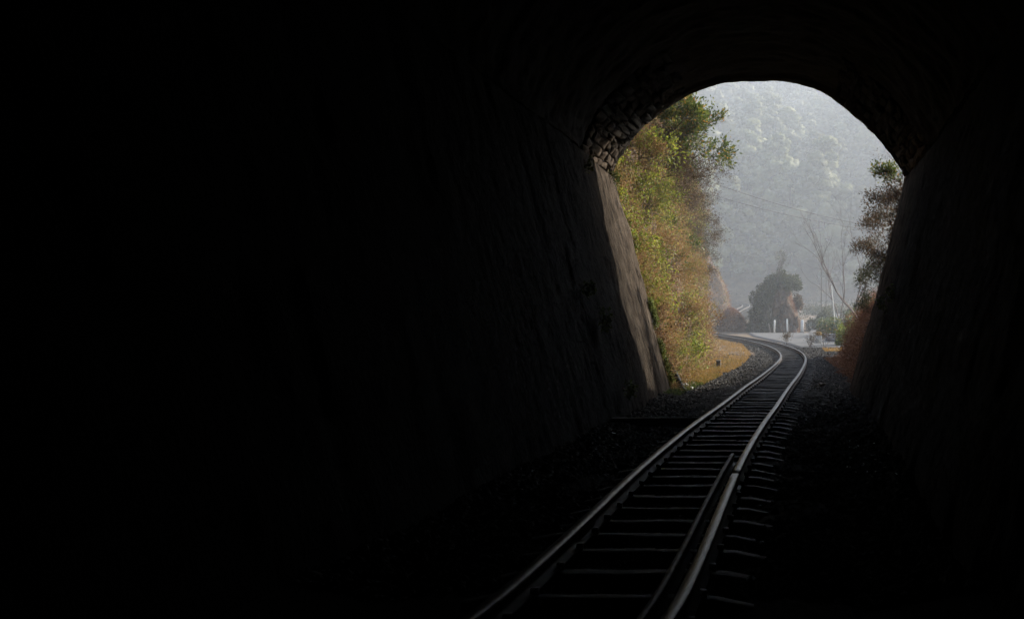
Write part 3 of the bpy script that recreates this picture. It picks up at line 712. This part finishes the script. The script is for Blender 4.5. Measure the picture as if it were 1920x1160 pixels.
# right of the mouth
rb = [(1678, 345, 27.5, 'yellow-green leafy sprig at the right springing of the tunnel mouth', M['darkleaf'], .12, .9, .34, [(-.9, 0, .2), (-.6, .1, .5), (-.8, -.1, -.1)]),
      (1668, 400, 29, 'brown leaved shrub on the right edge below the yellow-green sprig', M['brownleaf'], .085, 1.8, .55, [(-.7, 0, .6), (-.9, .1, .2), (-.5, 0, .9), (-.6, .1, .1)]),
      (1655, 470, 29.5, 'broad brown-green shrub at middle of the right edge', M['brownleaf'], .085, 1.8, .62, [(-.8, 0, .5), (-.9, .1, .1), (-.6, 0, .8), (-.7, .1, -.2)]),
      (1640, 530, 30.5, 'dark shrub low on the right edge of the mouth', M['greyleaf'], .07, 1.8, .5, [(-.7, 0, .6), (-.5, .1, .3), (-.6, 0, .8)]),
      (1620, 590, 31, 'small leafy sprig just above the rusty bank at right', M['greyleaf'], .075, 1.8, .3, [(-.9, 0, .4), (-.6, .1, .8)])]
rb += [(1672, 440, 28, 'rust-leaved shrub in the crook of the right edge', M['brownleaf'], .08, 1.6, .55, [(-.7, 0, .6), (-.9, .1, .2), (-.4, 0, .9)]),
       (1690, 395, 27.2, 'small brown sprig close under the yellow-green one', M['brownleaf'], .08, 1.6, .4, [(-.8, 0, .5), (-.9, .1, .1), (-.5, 0, .9)]),
       (1662, 505, 28, 'twiggy brown shrub against the wall, under the rust-leaved one', M['brownleaf'], .075, 1.8, .45, [(-.8, 0, .5), (-.9, .1, .1), (-.5, 0, .9)]),
       (1652, 560, 28.5, 'dense dark shrub at the lower part of the right edge', M['greyleaf'], .07, 1.8, .5, [(-.6, 0, .6), (-.8, .1, .2), (-.4, 0, .9)])]
for px, py, Z, lab, mt, lf, per, L, dd in rb:
    shrub('edge_shrub', at(px + 14, py, Z), lab, 'shrub', dd, L * .82, .012, 3, mt, lf * .85, per * 1.5, spread=.5, kids=(3, 4), twigmat=M['brown_twig'])
shrub('bare_vine', at(1692, 325, 27.5), 'thin dark leafless vine twigs hanging at the right shoulder of the arch', 'vine', [(-.8, 0, .5), (-.6, 0, .7), (-.9, 0, .2), (-.7, 0, .4)], .42, .005, 3, M['brownleaf'], .05, .35, spread=.45, twigmat=M['brown_twig'], kids=(2, 3))

# knolls further out
def knoll(name, cx, cy, rx, ry, h, seed, mat=M['earth'], steep=3.0, n=90, rough=1.3):
    def fn(u, v):
        a = u * 2 * math.pi; r = v
        prof_ = (1 - r ** steep)
        bump = 1 + .16 * rough * fbm(np.cos(a) * 1.4 + seed, np.sin(a) * 1.4, r * 1.2, 3, seed) * smooth(r, 0, .3)
        X = cx + rx * r * bump * np.cos(a); Y = cy + ry * r * bump * np.sin(a)
        Z = H(X, Y) * 0 + G(np.full_like(X, cy)) - .3 + (h + .3) * prof_ * (1 + .12 * rough * fbm(X * .9, Y * .9, 0, 3, seed + 3))
        return np.stack([X, Y, Z], -1)
    u = np.linspace(0, 1, n); v = np.linspace(0, 1, 34)
    sheet_obj(name, fn, u, v, mat); return fn
def clad(fn, n, size, width, mat, label, vr=(0, 1), ur=(0, 1), name='brush'):
    u = rng.uniform(*ur, n); v = np.sqrt(rng.uniform(vr[0] ** 2, vr[1] ** 2, n)); p = fn(u, v)
    dens = fbm(p[:, 0] * .8, p[:, 1] * .8, p[:, 2] * .8, 2, 17); keep = rng.uniform(-1, .8, n) < dens; p = p[keep]; k = len(p)
    out = p - fn(np.zeros(k), np.zeros(k)) * np.array([1, 1, .2]); out = unit(out); d = out * .6 + np.array([0, 0, .6]) + rdir(k) * .8
    mb = MB(); blades(mb, p, d, size, width, .4); o = mb.build(name, mat); tag(o, label, 'brush', kind='stuff'); return o
isl = knoll('hillock', .25, 89, 2.3, 4.2, 3.9, 5, mat=M['rock'], steep=3.2, rough=2.4)
clad(isl, 14000, .6, .035, M['greyleaf'], 'dull green scrub covering the left side of the hillock beyond the road', ur=(.28, .76))
clad(isl, 4000, .6, .035, M['greyleaf'], 'scrub on the crown of the hillock', vr=(0, .62))
clad(isl, 3500, .35, .03, M['redgrass'], 'rusty grass on the right face of the hillock', vr=(.55, 1), ur=(.75, 1.0))
far = knoll('hillock', -10.9, 112, 5.8, 9, 8.0, 9, steep=3.0, rough=1.6)
clad(far, 16000, .4, .04, M['drygrass'], 'straw and orange grass on the steep side of the hazy far bank', vr=(.7, 1), ur=(.55, 1))
clad(far, 22000, .5, .04, M['redgrass'], 'rusty brush on the hazy far bank left of the upper bend')
mound = knoll('mound', -3.8, 91, 1.9, 1.7, 1.5, 14, steep=1.8, rough=1.8)
clad(mound, 11000, .38, .03, M['redgrass'], 'rust-brown bracken heaped over the low mound beyond the rails')
# bushes as leaf clouds (far ones)
def cloud_bush(name, c, rad, n, leaf, mat, label, group=None, cat='bush', clumps=14):
    root = empty(name, (c[0], c[1], c[2])); tag(root, label, cat, group)
    cc = rdir(clumps) * rng.uniform(.3, .85, (clumps, 1)) * np.array(rad); cc[:, 2] = np.abs(cc[:, 2]) * 1.0 
    k = rng.integers(0, clumps, n); p = cc[k] + rdir(n) * (rng.uniform(.3, 1, (n, 1)) ** .5) * np.array(rad) * .42
    mb = MB(); leaves(mb, p, leaf, .5, .2); mb.build('foliage', mat, root)
    mb = MB()
    for q in cc: mb.tube([(0, 0, -.1), q * .5 + rng.normal(0, .05, 3), q], .04, .012, 4)
    mb.build('branches', M['twig'], root); return root
gz = lambda Y: float(G(Y))
cloud_bush('round_bush', at(1452, 548, 88), (1.2, 1.4, 1.3), 5000, .2, M['greyleaf'], 'dark rounded bush crowning the hillock')
cloud_bush('round_bush', at(1484, 538, 87), (.9, 1.0, 1.25), 3500, .18, M['greyleaf'], 'paler yellow-green bush on the right shoulder of the hillock')
cloud_bush('round_bush', at(1428, 590, 87), (1.0, 1.2, 1.2), 3000, .2, M['greyleaf'], 'dark scrub bush at the left foot of the hillock')
cloud_bush('round_bush', (4.1, 74, gz(74)), (1.5, 1.5, 1.3), 6000, .16, M['darkleaf'], 'dark green bush right of the road behind the milestone')
cloud_bush('round_bush', (5.6, 78, gz(78)), (1.7, 1.6, 2.1), 6000, .18, M['greyleaf'], 'larger dull bush right of the road, farther back')
cloud_bush('round_bush', (4.3, 60, gz(60)), (.75, .9, 1.7), 3500, .13, M['limeleaf'], 'yellow-green feathery bush against the right bank')
cloud_bush('round_bush', (4.6, 92, gz(92)), (1.6, 1.6, 2.0), 6000, .18, M['greyleaf'], 'misty grey-green bush right of the receding road')
cloud_bush('round_bush', (5.4, 66, gz(66)), (1.2, 1.2, 1.9), 4500, .14, M['darkleaf'], 'tall green bush behind the feathery one at right')
cloud_bush('round_bush', (6.5, 128, float(H(6.5, 128))), (2.6, 2, 1.6), 4000, .25, M['greyleaf'], 'hazy bush beside the receding road')
cloud_bush('round_bush', (1.2, 150, float(H(1.2, 150))), (2.0, 2, 2.0), 4000, .25, M['greyleaf'], 'hazy bush right of the upper rail bend')
cloud_bush('round_bush', (-8.2, 196, float(H(-8.2, 196)) - .5), (3.2, 2, 2.6), 4000, .3, M['limeleaf'], 'pale hazy bush behind the upper rail bend')
cloud_bush('round_bush', (3.8, 27.3, 1.9), (.7, 1.1, 3.9), 12000, .10, M['brownleaf'], 'added shade shrub tight behind the right wall of the mouth')  # mostly hidden, added to shade the lower left wall
cloud_bush('round_bush', at(1436, 560, 87), (1.3, 1.2, 1.5), 5000, .18, M['greyleaf'], 'dark bush on the upper left flank of the hillock')
cloud_bush('round_bush', at(1462, 530, 88.5), (1.2, 1.2, 1.1), 4000, .18, M['greyleaf'], 'dull bush behind the crown bush of the hillock')
cloud_bush('round_bush', at(1496, 575, 88.5), (.6, .8, 1.0), 2200, .16, M['brownleaf'], 'brown bush on the steep right face of the hillock')
cloud_bush('round_bush', (4.0, 28.9, 1.9), (.75, 1.0, 3.4), 9000, .10, M['brownleaf'], 'second added shade shrub behind the right wall, farther out')  # also mostly hidden, added to deepen the shade on that wall
mb = MB(); v0 = ico(3)
for k in range(26):
    c = np.array([.9 + rng.uniform(0, 1.25), 85.8 + rng.uniform(0, 3.2), .9 + rng.uniform(0, 3.1)]); c[0] -= .38 * (c[2] - .9)
    rr = rng.uniform(.3, .6); vv, ff = v0; dd = 1 + .7 * fbm(vv[:, 0] * 2 + k, vv[:, 1] * 2, vv[:, 2] * 1.1, 4, 70)
    mb.add(vv * dd[:, None] * rr * np.array([.8, .9, 1.35]) + c, t=ff)
o = mb.build('rock_face', M['earth']); tag(o, kind='structure')
# bare trees
def bare_tree(px, py_base, Z, label, dirs, L, r, depth=4, **kw):
    p = at(px, py_base, Z)
    return shrub('bare_tree', p, label, 'tree', dirs, L, r, depth, kw.pop('lm', None), .1, kw.pop('per', 0), parts=('trunk', 'foliage'), twigmat=M['twig'], **kw)
bare_tree(1458, 530, 88, 'bare thin tree standing on top of the hillock', [(0, 0, 1), (.15, 0, 1), (-.15, 0, 1)], 1.35, .035, 4, spread=.28, up=.1, kids=(2, 4), lm=M['greyleaf'], per=.5)
bare_tree(1612, 600, 58, 'leafless tree with long arching branches right of the road', [(-.35, 0, 1), (-.6, .1, .9), (-.05, 0, 1)], 2.5, .05, 4, spread=.24, up=.05, kids=(2, 3))
bare_tree(1602, 585, 66, 'slender leafless sapling rising behind the arching tree', [(-.05, 0, 1), (.1, 0, 1)], 3.0, .05, 4, spread=.16, up=.1, kids=(2, 3))
bare_tree(1575, 610, 80, 'faint bare tree between the road and the right shrubs', [(-.1, 0, 1), (.12, 0, 1)], 3.0, .06, 4, spread=.2, up=.1, kids=(2, 3))
# dry weeds in front of the road
for px, Z, lab, s in [(1474, 60, 'thin dry weed standing before the road, nearer the rails', .75), (1519, 58, 'sparse dry weed left of the milestone', .6), (1545, 58.5, 'leafy dry weed clump beside the milestone', .95)]:
    X = (px - CX) / F * Z
    shrub('dry_weed', (X, Z, gz(Z)), lab, 'weed', [(.2, 0, 1), (-.25, 0, 1), (.5, 0, .9), (-.45, 0, .8), (0, 0, 1)], .44 * s, .011, 3, M['brownleaf'], .07, 1.2, spread=.35, twigmat=M['brown_twig'])
# moss and creepers on the lit wall edge
def wall_pt(side, Y, z, out=.02):
    V = walls[side]; i = int(np.argmin(np.abs(yy - Y))); j = int(round((z + .15) / (SPR + .15) * 127)); p = V[i, min(max(j, 0), 127)].copy(); p[0] -= side * out; return p
for (py0, py1, lab) in ((565, 605, 'small moss cushion on the sunlit wall edge, halfway down'), (640, 715, 'long trail of moss creeper down the sunlit wall edge')):
    root = empty('moss_creeper', at(1240, py1, 25)); tag(root, lab, 'moss')
    mb = MB(); P = []
    for py in np.linspace(py0, py1, 10):
        z = EYE + (HY - py) / F * 25.0; p = wall_pt(-1, 24.95, z, .0); P.append(p + rng.normal(0, 1, (90, 3)) * np.array([.045, .05, .05]) + np.array([.05, .06, 0]))
    P = np.concatenate(P) - np.array(root.location); leaves(mb, P, .05, .8, .2); mb.build('leaves', M['moss'], root)
weeds = [(-1, 17.3, 2.35, 'small weed on the dark left wall at mid height'), (-1, 18.0, 1.8, 'tiny weed sprig on the left wall, below the mid one'), (-1, 18.6, .55, 'leafy weed low on the dark left wall'),
         (-1, 20.6, 5.0, 'drooping weed under the left springing'), (1, 20.0, 2.4, 'green tuft on the dark right wall'), (1, 21.0, 2.1, 'smaller green tuft on the right wall, nearer the mouth'),
         (-1, 24.2, 5.2, 'leafy sprig rooted in the stones of the sunlit left haunch')]
for side, Y, z, lab in weeds:
    p = wall_pt(side, Y, z); root = empty('wall_weed', p); tag(root, lab, 'weed')
    mb = MB(); tp = []
    for k in range(5): grow(mb, (0, 0, 0), (-side * .6, rng.normal(0, .4), rng.normal(0.1, .5)), .16, .004, 1, .5, tp, -.1)
    mb.build('stem', M['brown_twig'], root); P = np.array([t[0] for t in tp]); lm = MB(); leaves(lm, np.repeat(P, 2, 0) + rng.normal(0, .03, (len(P) * 2, 3)), .07, .5, .3); lm.build('leaves', M['fern'], root)

# ------------------------------------------------------------------ small things
# milestone
root = empty('milestone', at(1535, 645, 62.5)); z0 = gz(62.5); root.location.z = z0
tag(root, 'small white milestone with yellow rounded top before the road', 'milestone')
def slab_arch(w, h0, h1, dp):
    """upright slab with semicircular top between heights h0, h1"""
    pts = [(-w / 2, h0), (w / 2, h0)] + [(w / 2 * math.cos(a), h1 + w / 2 * math.sin(a)) for a in np.linspace(0, math.pi, 14)]
    n = len(pts); v = [(x, -dp / 2, z) for x, z in pts] + [(x, dp / 2, z) for x, z in pts]
    q = [(i, (i + 1) % n, n + (i + 1) % n, n + i) for i in range(n)]
    t = [(0, i, i + 1)[::-1] for i in range(1, n - 1)] + [(n, n + i, n + i + 1) for i in range(1, n - 1)]
    return v, q, t
mb = MB(); mb.box((0, 0, .26), (.38, .2, .52), bev=.015); mb.build('stone_body', M['white'], root)
mb = MB(); v, q, t = slab_arch(.38, .52, .58, .2); mb.add(v, q, t); mb.build('cap', M['yellow'], root)
mb = MB(); mb.box((0, 0, -.02), (.6, .34, .14), bev=.02); mb.build('plinth', M['concrete'], root)
# parapet block
root = empty('parapet_block', (4.15, 66.5, gz(66.5))); tag(root, 'low flaking whitewashed parapet block at the roadside right', 'parapet')
mb = MB(); mb.box((0, 0, .2), (1.5, .4, .42), rz=.1, jit=.02, bev=.04); mb.build('block', M['whitewash'], root)
mb = MB(); mb.box((0, 0, .45), (1.6, .5, .08), rz=.1, jit=.01, bev=.02); mb.build('coping', M['whitewash'], root)
# white posts before the hillock
for px, hgt, tilt, wd, Z, lab in [(1452, 1.12, .04, .13, 84.6, 'tall white post left of centre before the hillock'), (1476, 1.2, -.05, .14, 84.6, 'tallest white post, before the middle of the hillock'),
                          (1443, .85, -.2, .09, 84.8, 'faint thin post, leftmost before the hillock'), (1493, .42, -.35, .10, 84.7, 'short leaning white post at the right part of the hillock'),
                          (1504, 1.1, .03, .26, 86, 'broad white post at the right corner of the hillock')]:
    X = (px - CX) / F * Z; root = empty('roadside_post', (X, Z, gz(Z))); tag(root, lab, 'post', 'white posts along the far side of the road')
    mb = MB(); mb.box((0, 0, hgt / 2 - .05), (wd, wd, hgt), ry=tilt, jit=.006, bev=.015); mb.build('shaft', M['white'] if wd > .1 else M['concrete'], root)
    mb = MB(); mb.box((0, 0, .0), (wd * 1.5, wd * 1.5, .14), bev=.015); mb.build('base', M['concrete'], root)
# utility poles and wires
for px, pt, Z, r, mt, lab in [(1540, 505, 96, .05, 'bark', 'thin dark pole right of the receding road'), (1549, 520, 104, .04, 'bark', 'second, thinner pole just right of the dark pole'), (1568, 535, 74, .045, 'white', 'pale leaning pole among the bare trees')]:
    X = (px - CX) / F * Z; z0 = float(H(X, Z)); zt = EYE + (HY - pt) / F * Z
    root = empty('pole', (X, Z, z0)); tag(root, lab, 'pole')
    mb = MB(); dx = -.35 if mt == 'white' else .0
    mb.tube([(0, 0, -.3), (dx * .5, 0, (zt - z0) * .5), (dx, 0, zt - z0)], r, r * .7, 8); mb.build('shaft', M[mt], root)
wires = [((1270, 318, 58), (1700, 432, 78), .55, 'upper of the two long black wires crossing the valley', .018), ((1270, 345, 58), (1700, 437, 78), .5, 'lower of the two long black wires crossing the valley', .016),
         ((1340, 440, 100), (1640, 570, 84), .9, 'pale thin wire sagging low across the trees to the right', .014)]
for a, b_, sag, lab, r in wires:
    A = np.array(at(*a)); B = np.array(at(*b_)); t = np.linspace(0, 1, 40)[:, None]; P = A + (B - A) * t; P[:, 2] -= (4 * sag * t * (1 - t))[:, 0]
    mb = MB(); mb.tube(P - A, r, r, 5); o = mb.build('overhead_wire', M['wire'] if 'black' in lab else M['concrete']); o.location = A; tag(o, lab, 'wire', 'overhead wires across the valley')
# timber lying across on the left, plank leaning at the wall corner
root = empty('timber_beam', (-1.95, 17.1, .06)); tag(root, 'dark timber beam lying between left wall foot and the rail', 'beam')
mb = MB(); mb.box((0, 0, 0), (1.55, .16, .14), rz=.06, jit=.006, bev=.012); mb.build('beam', M['wood'], root)
A = np.array(at(1256, 682, 26.4)); B = np.array(at(1280, 731, 25.6)); mb = MB()
d = B - A; mb.tube([A - B, (A - B) * .5 + np.array([.01, 0, .01]), (0, 0, 0)], .075, .085, 4); o = mb.build('leaning_plank', M['wood']); o.location = B; tag(o, 'dark plank leaning on the wall corner above the white litter', 'plank')
# crumpled plastic
def crumple(c, r, label):
    n, m_ = 16, 10; U, W = np.meshgrid(np.linspace(0, 2 * math.pi, n, endpoint=False), np.linspace(.05, math.pi - .05, m_), indexing='ij')
    d = np.stack([np.cos(U) * np.sin(W), np.sin(U) * np.sin(W), np.cos(W)], -1)
    rr = r * (.75 + .5 * fbm(d[..., 0] * 3 + c[0] * 9, d[..., 1] * 3, d[..., 2] * 3, 3, 44)); V = d * rr[..., None] * np.array([1.3, 1, .7])
    i = np.arange(n)[:, None] * m_; i2 = ((np.arange(n) + 1) % n)[:, None] * m_; j = np.arange(m_ - 1)[None, :]
    q = np.stack([i + j, i + j + 1, i2 + j + 1, i2 + j], -1).reshape(-1, 4)
    o = mesh_obj('plastic_litter', V.reshape(-1, 3), q, M['plastic']); o.location = c; tag(o, label, 'litter', 'white plastic litter by the leaning plank')
crumple(at(1285, 722, 26.6), .085, 'larger crumpled white plastic bag by the leaning plank')
crumple(at(1296, 727, 26.4), .055, 'smaller flat scrap of white plastic right of the bag')
crumple(at(1149, 815, 15.6), .05, 'pale crumpled scrap at the foot of the dark left wall')
# concrete marker
root = empty('marker_stub', at(1347, 684, 38)); root.location.z = -.02
tag(root, 'small square brown marker stub in the verge grass', 'marker'); mb = MB(); mb.box((0, 0, .12), (.16, .14, .3), bev=.012, jit=.004); mb.build('stub', M['bark'], root)
mb = MB(); mb.box((0, 0, .285), (.19, .17, .035), bev=.006); mb.build('cap', M['concrete'], root)
# pale scraps on the right of the floor
mb = MB()
for k in range(50):
    Y = rng.uniform(10.5, 14.5); X = AX(Y) + rng.uniform(1.55, 2.15); mb.box((X, Y, .03 + rng.uniform(0, .03)), (rng.uniform(.01, .03), rng.uniform(.01, .03), .012), rz=rng.uniform(0, 3), rx=rng.uniform(-.6, .6))
o = mb.build('pale_chips', M['white']); tag(o, 'pale chips scattered along the foot of the right wall', 'chips', kind='stuff')
# a few larger loose stones beside the rail on the bend
for k, (px, py, Z, s, lab) in enumerate([(1455, 672, 41.5, .10, 'loose stone against the inner rail at the bend'), (1541, 721, 27.5, .10, 'single larger stone right of the sleeper ends')]):
    n = 26; d = rdir(n); bm_v = d * s * rng.uniform(.8, 1.1, (n, 1)) * np.array([1.1, .9, .7])
    import bmesh
    bm = bmesh.new(); [bm.verts.new(v) for v in bm_v]; bmesh.ops.convex_hull(bm, input=bm.verts); me = bpy.data.meshes.new('loose_stone'); bm.to_mesh(me); bm.free(); me.materials.append(M['concrete'])
    o = bpy.data.objects.new('loose_stone', me); COL.objects.link(o); p = at(px, py, Z); o.location = (p.x, p.y, float(TZ(Z)) + .02); tag(o, lab, 'stone')

# ------------------------------------------------------------------ forest on the hill
ICO2 = ico(3)
def lumps(mb, centres, radii, flat, seed, amp=.42):
    """rough foliage masses: displaced spheres, one per bough"""
    v0, f0 = ICO2
    for k, (c, r_) in enumerate(zip(centres, radii)):
        d = 1 + amp * fbm(v0[:, 0] * 2.6 + k * 3.1, v0[:, 1] * 2.6 + seed, v0[:, 2] * 2.6, 4, seed, .7)
        mb.add(v0 * d[:, None] * r_ * np.array(flat) + c, t=f0)
def pine_meshes(k):
    hgt = rng.uniform(12, 17); root_h = hgt * .16; wide = rng.uniform(3.6, 5.0)
    tm = MB(); tm.tube([(0, 0, -1), (rng.normal(0, .15), 0, hgt * .5), (rng.normal(0, .2), 0, hgt * .95)], .24, .06, 6)
    cm = MB(); ncl = 34; C_ = []; R_ = []
    for c in range(ncl):
        f = (c + .5) / ncl; z = root_h + (hgt - root_h) * f; rmax = (wide * (1 - f) ** .65 + .15) * rng.uniform(.5, 1.1)
        a = c * 2.4 + rng.normal(0, .4); q = np.array([math.cos(a) * rmax, math.sin(a) * rmax, z + rng.normal(0, .3)])
        tm.tube([(0, 0, z - .5), q * np.array([.5, .5, 1]) - np.array([0, 0, .2]), q], .06, .02, 3)
        C_.append(q); R_.append(rng.uniform(.8, 1.45) * (1.15 - .5 * f))
    lumps(cm, C_, R_, (1, 1, .72), k + 2)
    P = []
    for q, r_ in zip(C_, R_): P.append(q + rdir(130) * r_ * rng.uniform(.8, 1.4, (130, 1)) * np.array([1, 1, .75]))
    leaves(cm, np.concatenate(P), .24, .45, -.3)
    t = tm.build('trunk', M['bark']); c = cm.build('crown', M['pine']); a, b_ = t.data, c.data
    bpy.data.objects.remove(t); bpy.data.objects.remove(c); return a, b_
pines = [pine_meshes(k) for k in range(6)]
pts = []; tries = 0
while len(pts) < 285 and tries < 60000:
    tries += 1
    Y = 184 + (470 - 184) * random.random() ** .75; X = random.uniform(-.105, .135) * Y
    m = 6.3 + .010 * (Y - 184) + 2.5 * vnoise(X / 14, Y / 20, 0, 12)
    if Y > 366 and abs(X - 17) < 8: continue
    if all((X - a) ** 2 + (Y - b_) ** 2 > m * m for a, b_ in pts): pts.append((X, Y))
for X, Y in pts:
    z = float(H(X, Y)); upper = Y > 300
    k = int(rng.integers(6)); root = empty('pine_tree', (X, Y, z - .3), rng.uniform(0, 6.28)); s = rng.uniform(.85, 1.6) * (1 + .25 * min(1, (Y - 184) / 200)); root.scale = (s * rng.uniform(.9, 1.15), s * rng.uniform(.9, 1.15), s)
    f = X / Y; side = 'above the left bank' if f < -.03 else ('in the middle of the arch opening' if f < .045 else 'towards the right')
    band = 'high on the misty slope' if Y > 375 else ('halfway up the slope' if Y > 270 else 'at the foot of the slope')
    tag(root, 'hazy green pine ' + band + ', ' + side, 'tree', 'pines ' + band + ' ' + side)
    for nm, me in (('trunk', pines[k][0]), ('crown', pines[k][1])):
        o = bpy.data.objects.new(nm, me); COL.objects.link(o); o.parent = root
for k, (X, lab) in enumerate([(12.5, 'leftmost bare tree on the pale skyline notch'), (15.5, 'second bare tree on the skyline notch, forked'), (18.5, 'third bare tree on the skyline notch'), (22, 'rightmost bare tree on the skyline notch')]):
    Y = 404.0 + k; shrub('bare_tree', (X, Y, float(H(X, Y)) - .5), lab, 'tree', [(0, 0, 1), (.1, 0, 1)], 6.0 + k % 2, .17, 3, M['pine'], .5, 1.0, spread=.2, up=.12, kids=(2, 3), parts=('trunk', 'foliage'), jit=.4)
# undergrowth covering the hill ground
n = 60000; Y = 180 + 290 * rng.uniform(0, 1, n); X = rng.uniform(-.14, .18, n) * Y
keep = rng.uniform(-1, .8, n) < fbm(X / 5, Y / 5, 0, 2, 55); X, Y = X[keep], Y[keep]
P = np.c_[X, Y, H(X, Y) + rng.uniform(0, 1.6, len(X))]; mb = MB(); leaves(mb, P, .26, .5, .0); o = mb.build('undergrowth', M['hillbush']); tag(o, 'grey-green undergrowth between the pines of the hillside', 'undergrowth', kind='stuff')
n = 9000; Y = rng.uniform(96, 186, n); X = rng.uniform(-.1, .14, n) * Y
roadd = np.abs(X - np.interp(Y, [82, 92, 105, 122, 142, 160], [4.5, 5, 5.2, 7.2, 12, 20])) > 2.6; tr = np.abs(X - np.interp(Y, CL[iy(84):iy(180), 1], CL[iy(84):iy(180), 0])) > 1.5
clr = ~((Y > 104) & (X < .5) & (X > -13)); X, Y = X[roadd & tr & clr], Y[roadd & tr & clr]; P = np.c_[X, Y, H(X, Y) + rng.uniform(0, .5, len(X))]; mb = MB(); leaves(mb, P, .35, .5, -.2); o = mb.build('undergrowth', M['hillbush']); tag(o, 'low scrub on the ground between road bend and hillside', 'undergrowth', kind='stuff')

# ------------------------------------------------------------------ haze
DENS = .0018
mb = MB(); zmin = -1.4; zmax = float(V[:, 2].max())
zmax = max(float((o.matrix_basis.translation.z)) for o in COL.objects if o.name.startswith('pine_tree')) + 22
hzm = bpy.data.materials.new('haze'); hzm.use_nodes = True; nt_ = hzm.node_tree; nt_.nodes.clear()
pv = nt_.nodes.new('ShaderNodeVolumePrincipled'); out = nt_.nodes.new('ShaderNodeOutputMaterial'); nt_.links.new(pv.outputs[0], out.inputs['Volume'])
pv.inputs['Color'].default_value = (.84, .91, 1.0, 1); pv.inputs['Density'].default_value = DENS; pv.inputs['Anisotropy'].default_value = .35
gmax = max(zmax, 60)
mb.box((0, 235, (zmin - 2 + gmax) / 2), (690, 680, gmax - zmin + 2)); o = mb.build('haze', hzm); tag(o, kind='stuff')
print('ZMAX', gmax, 'pines', len(pts), 'tris', sum(len(o.data.polygons) for o in COL.objects if o.type == 'MESH'))
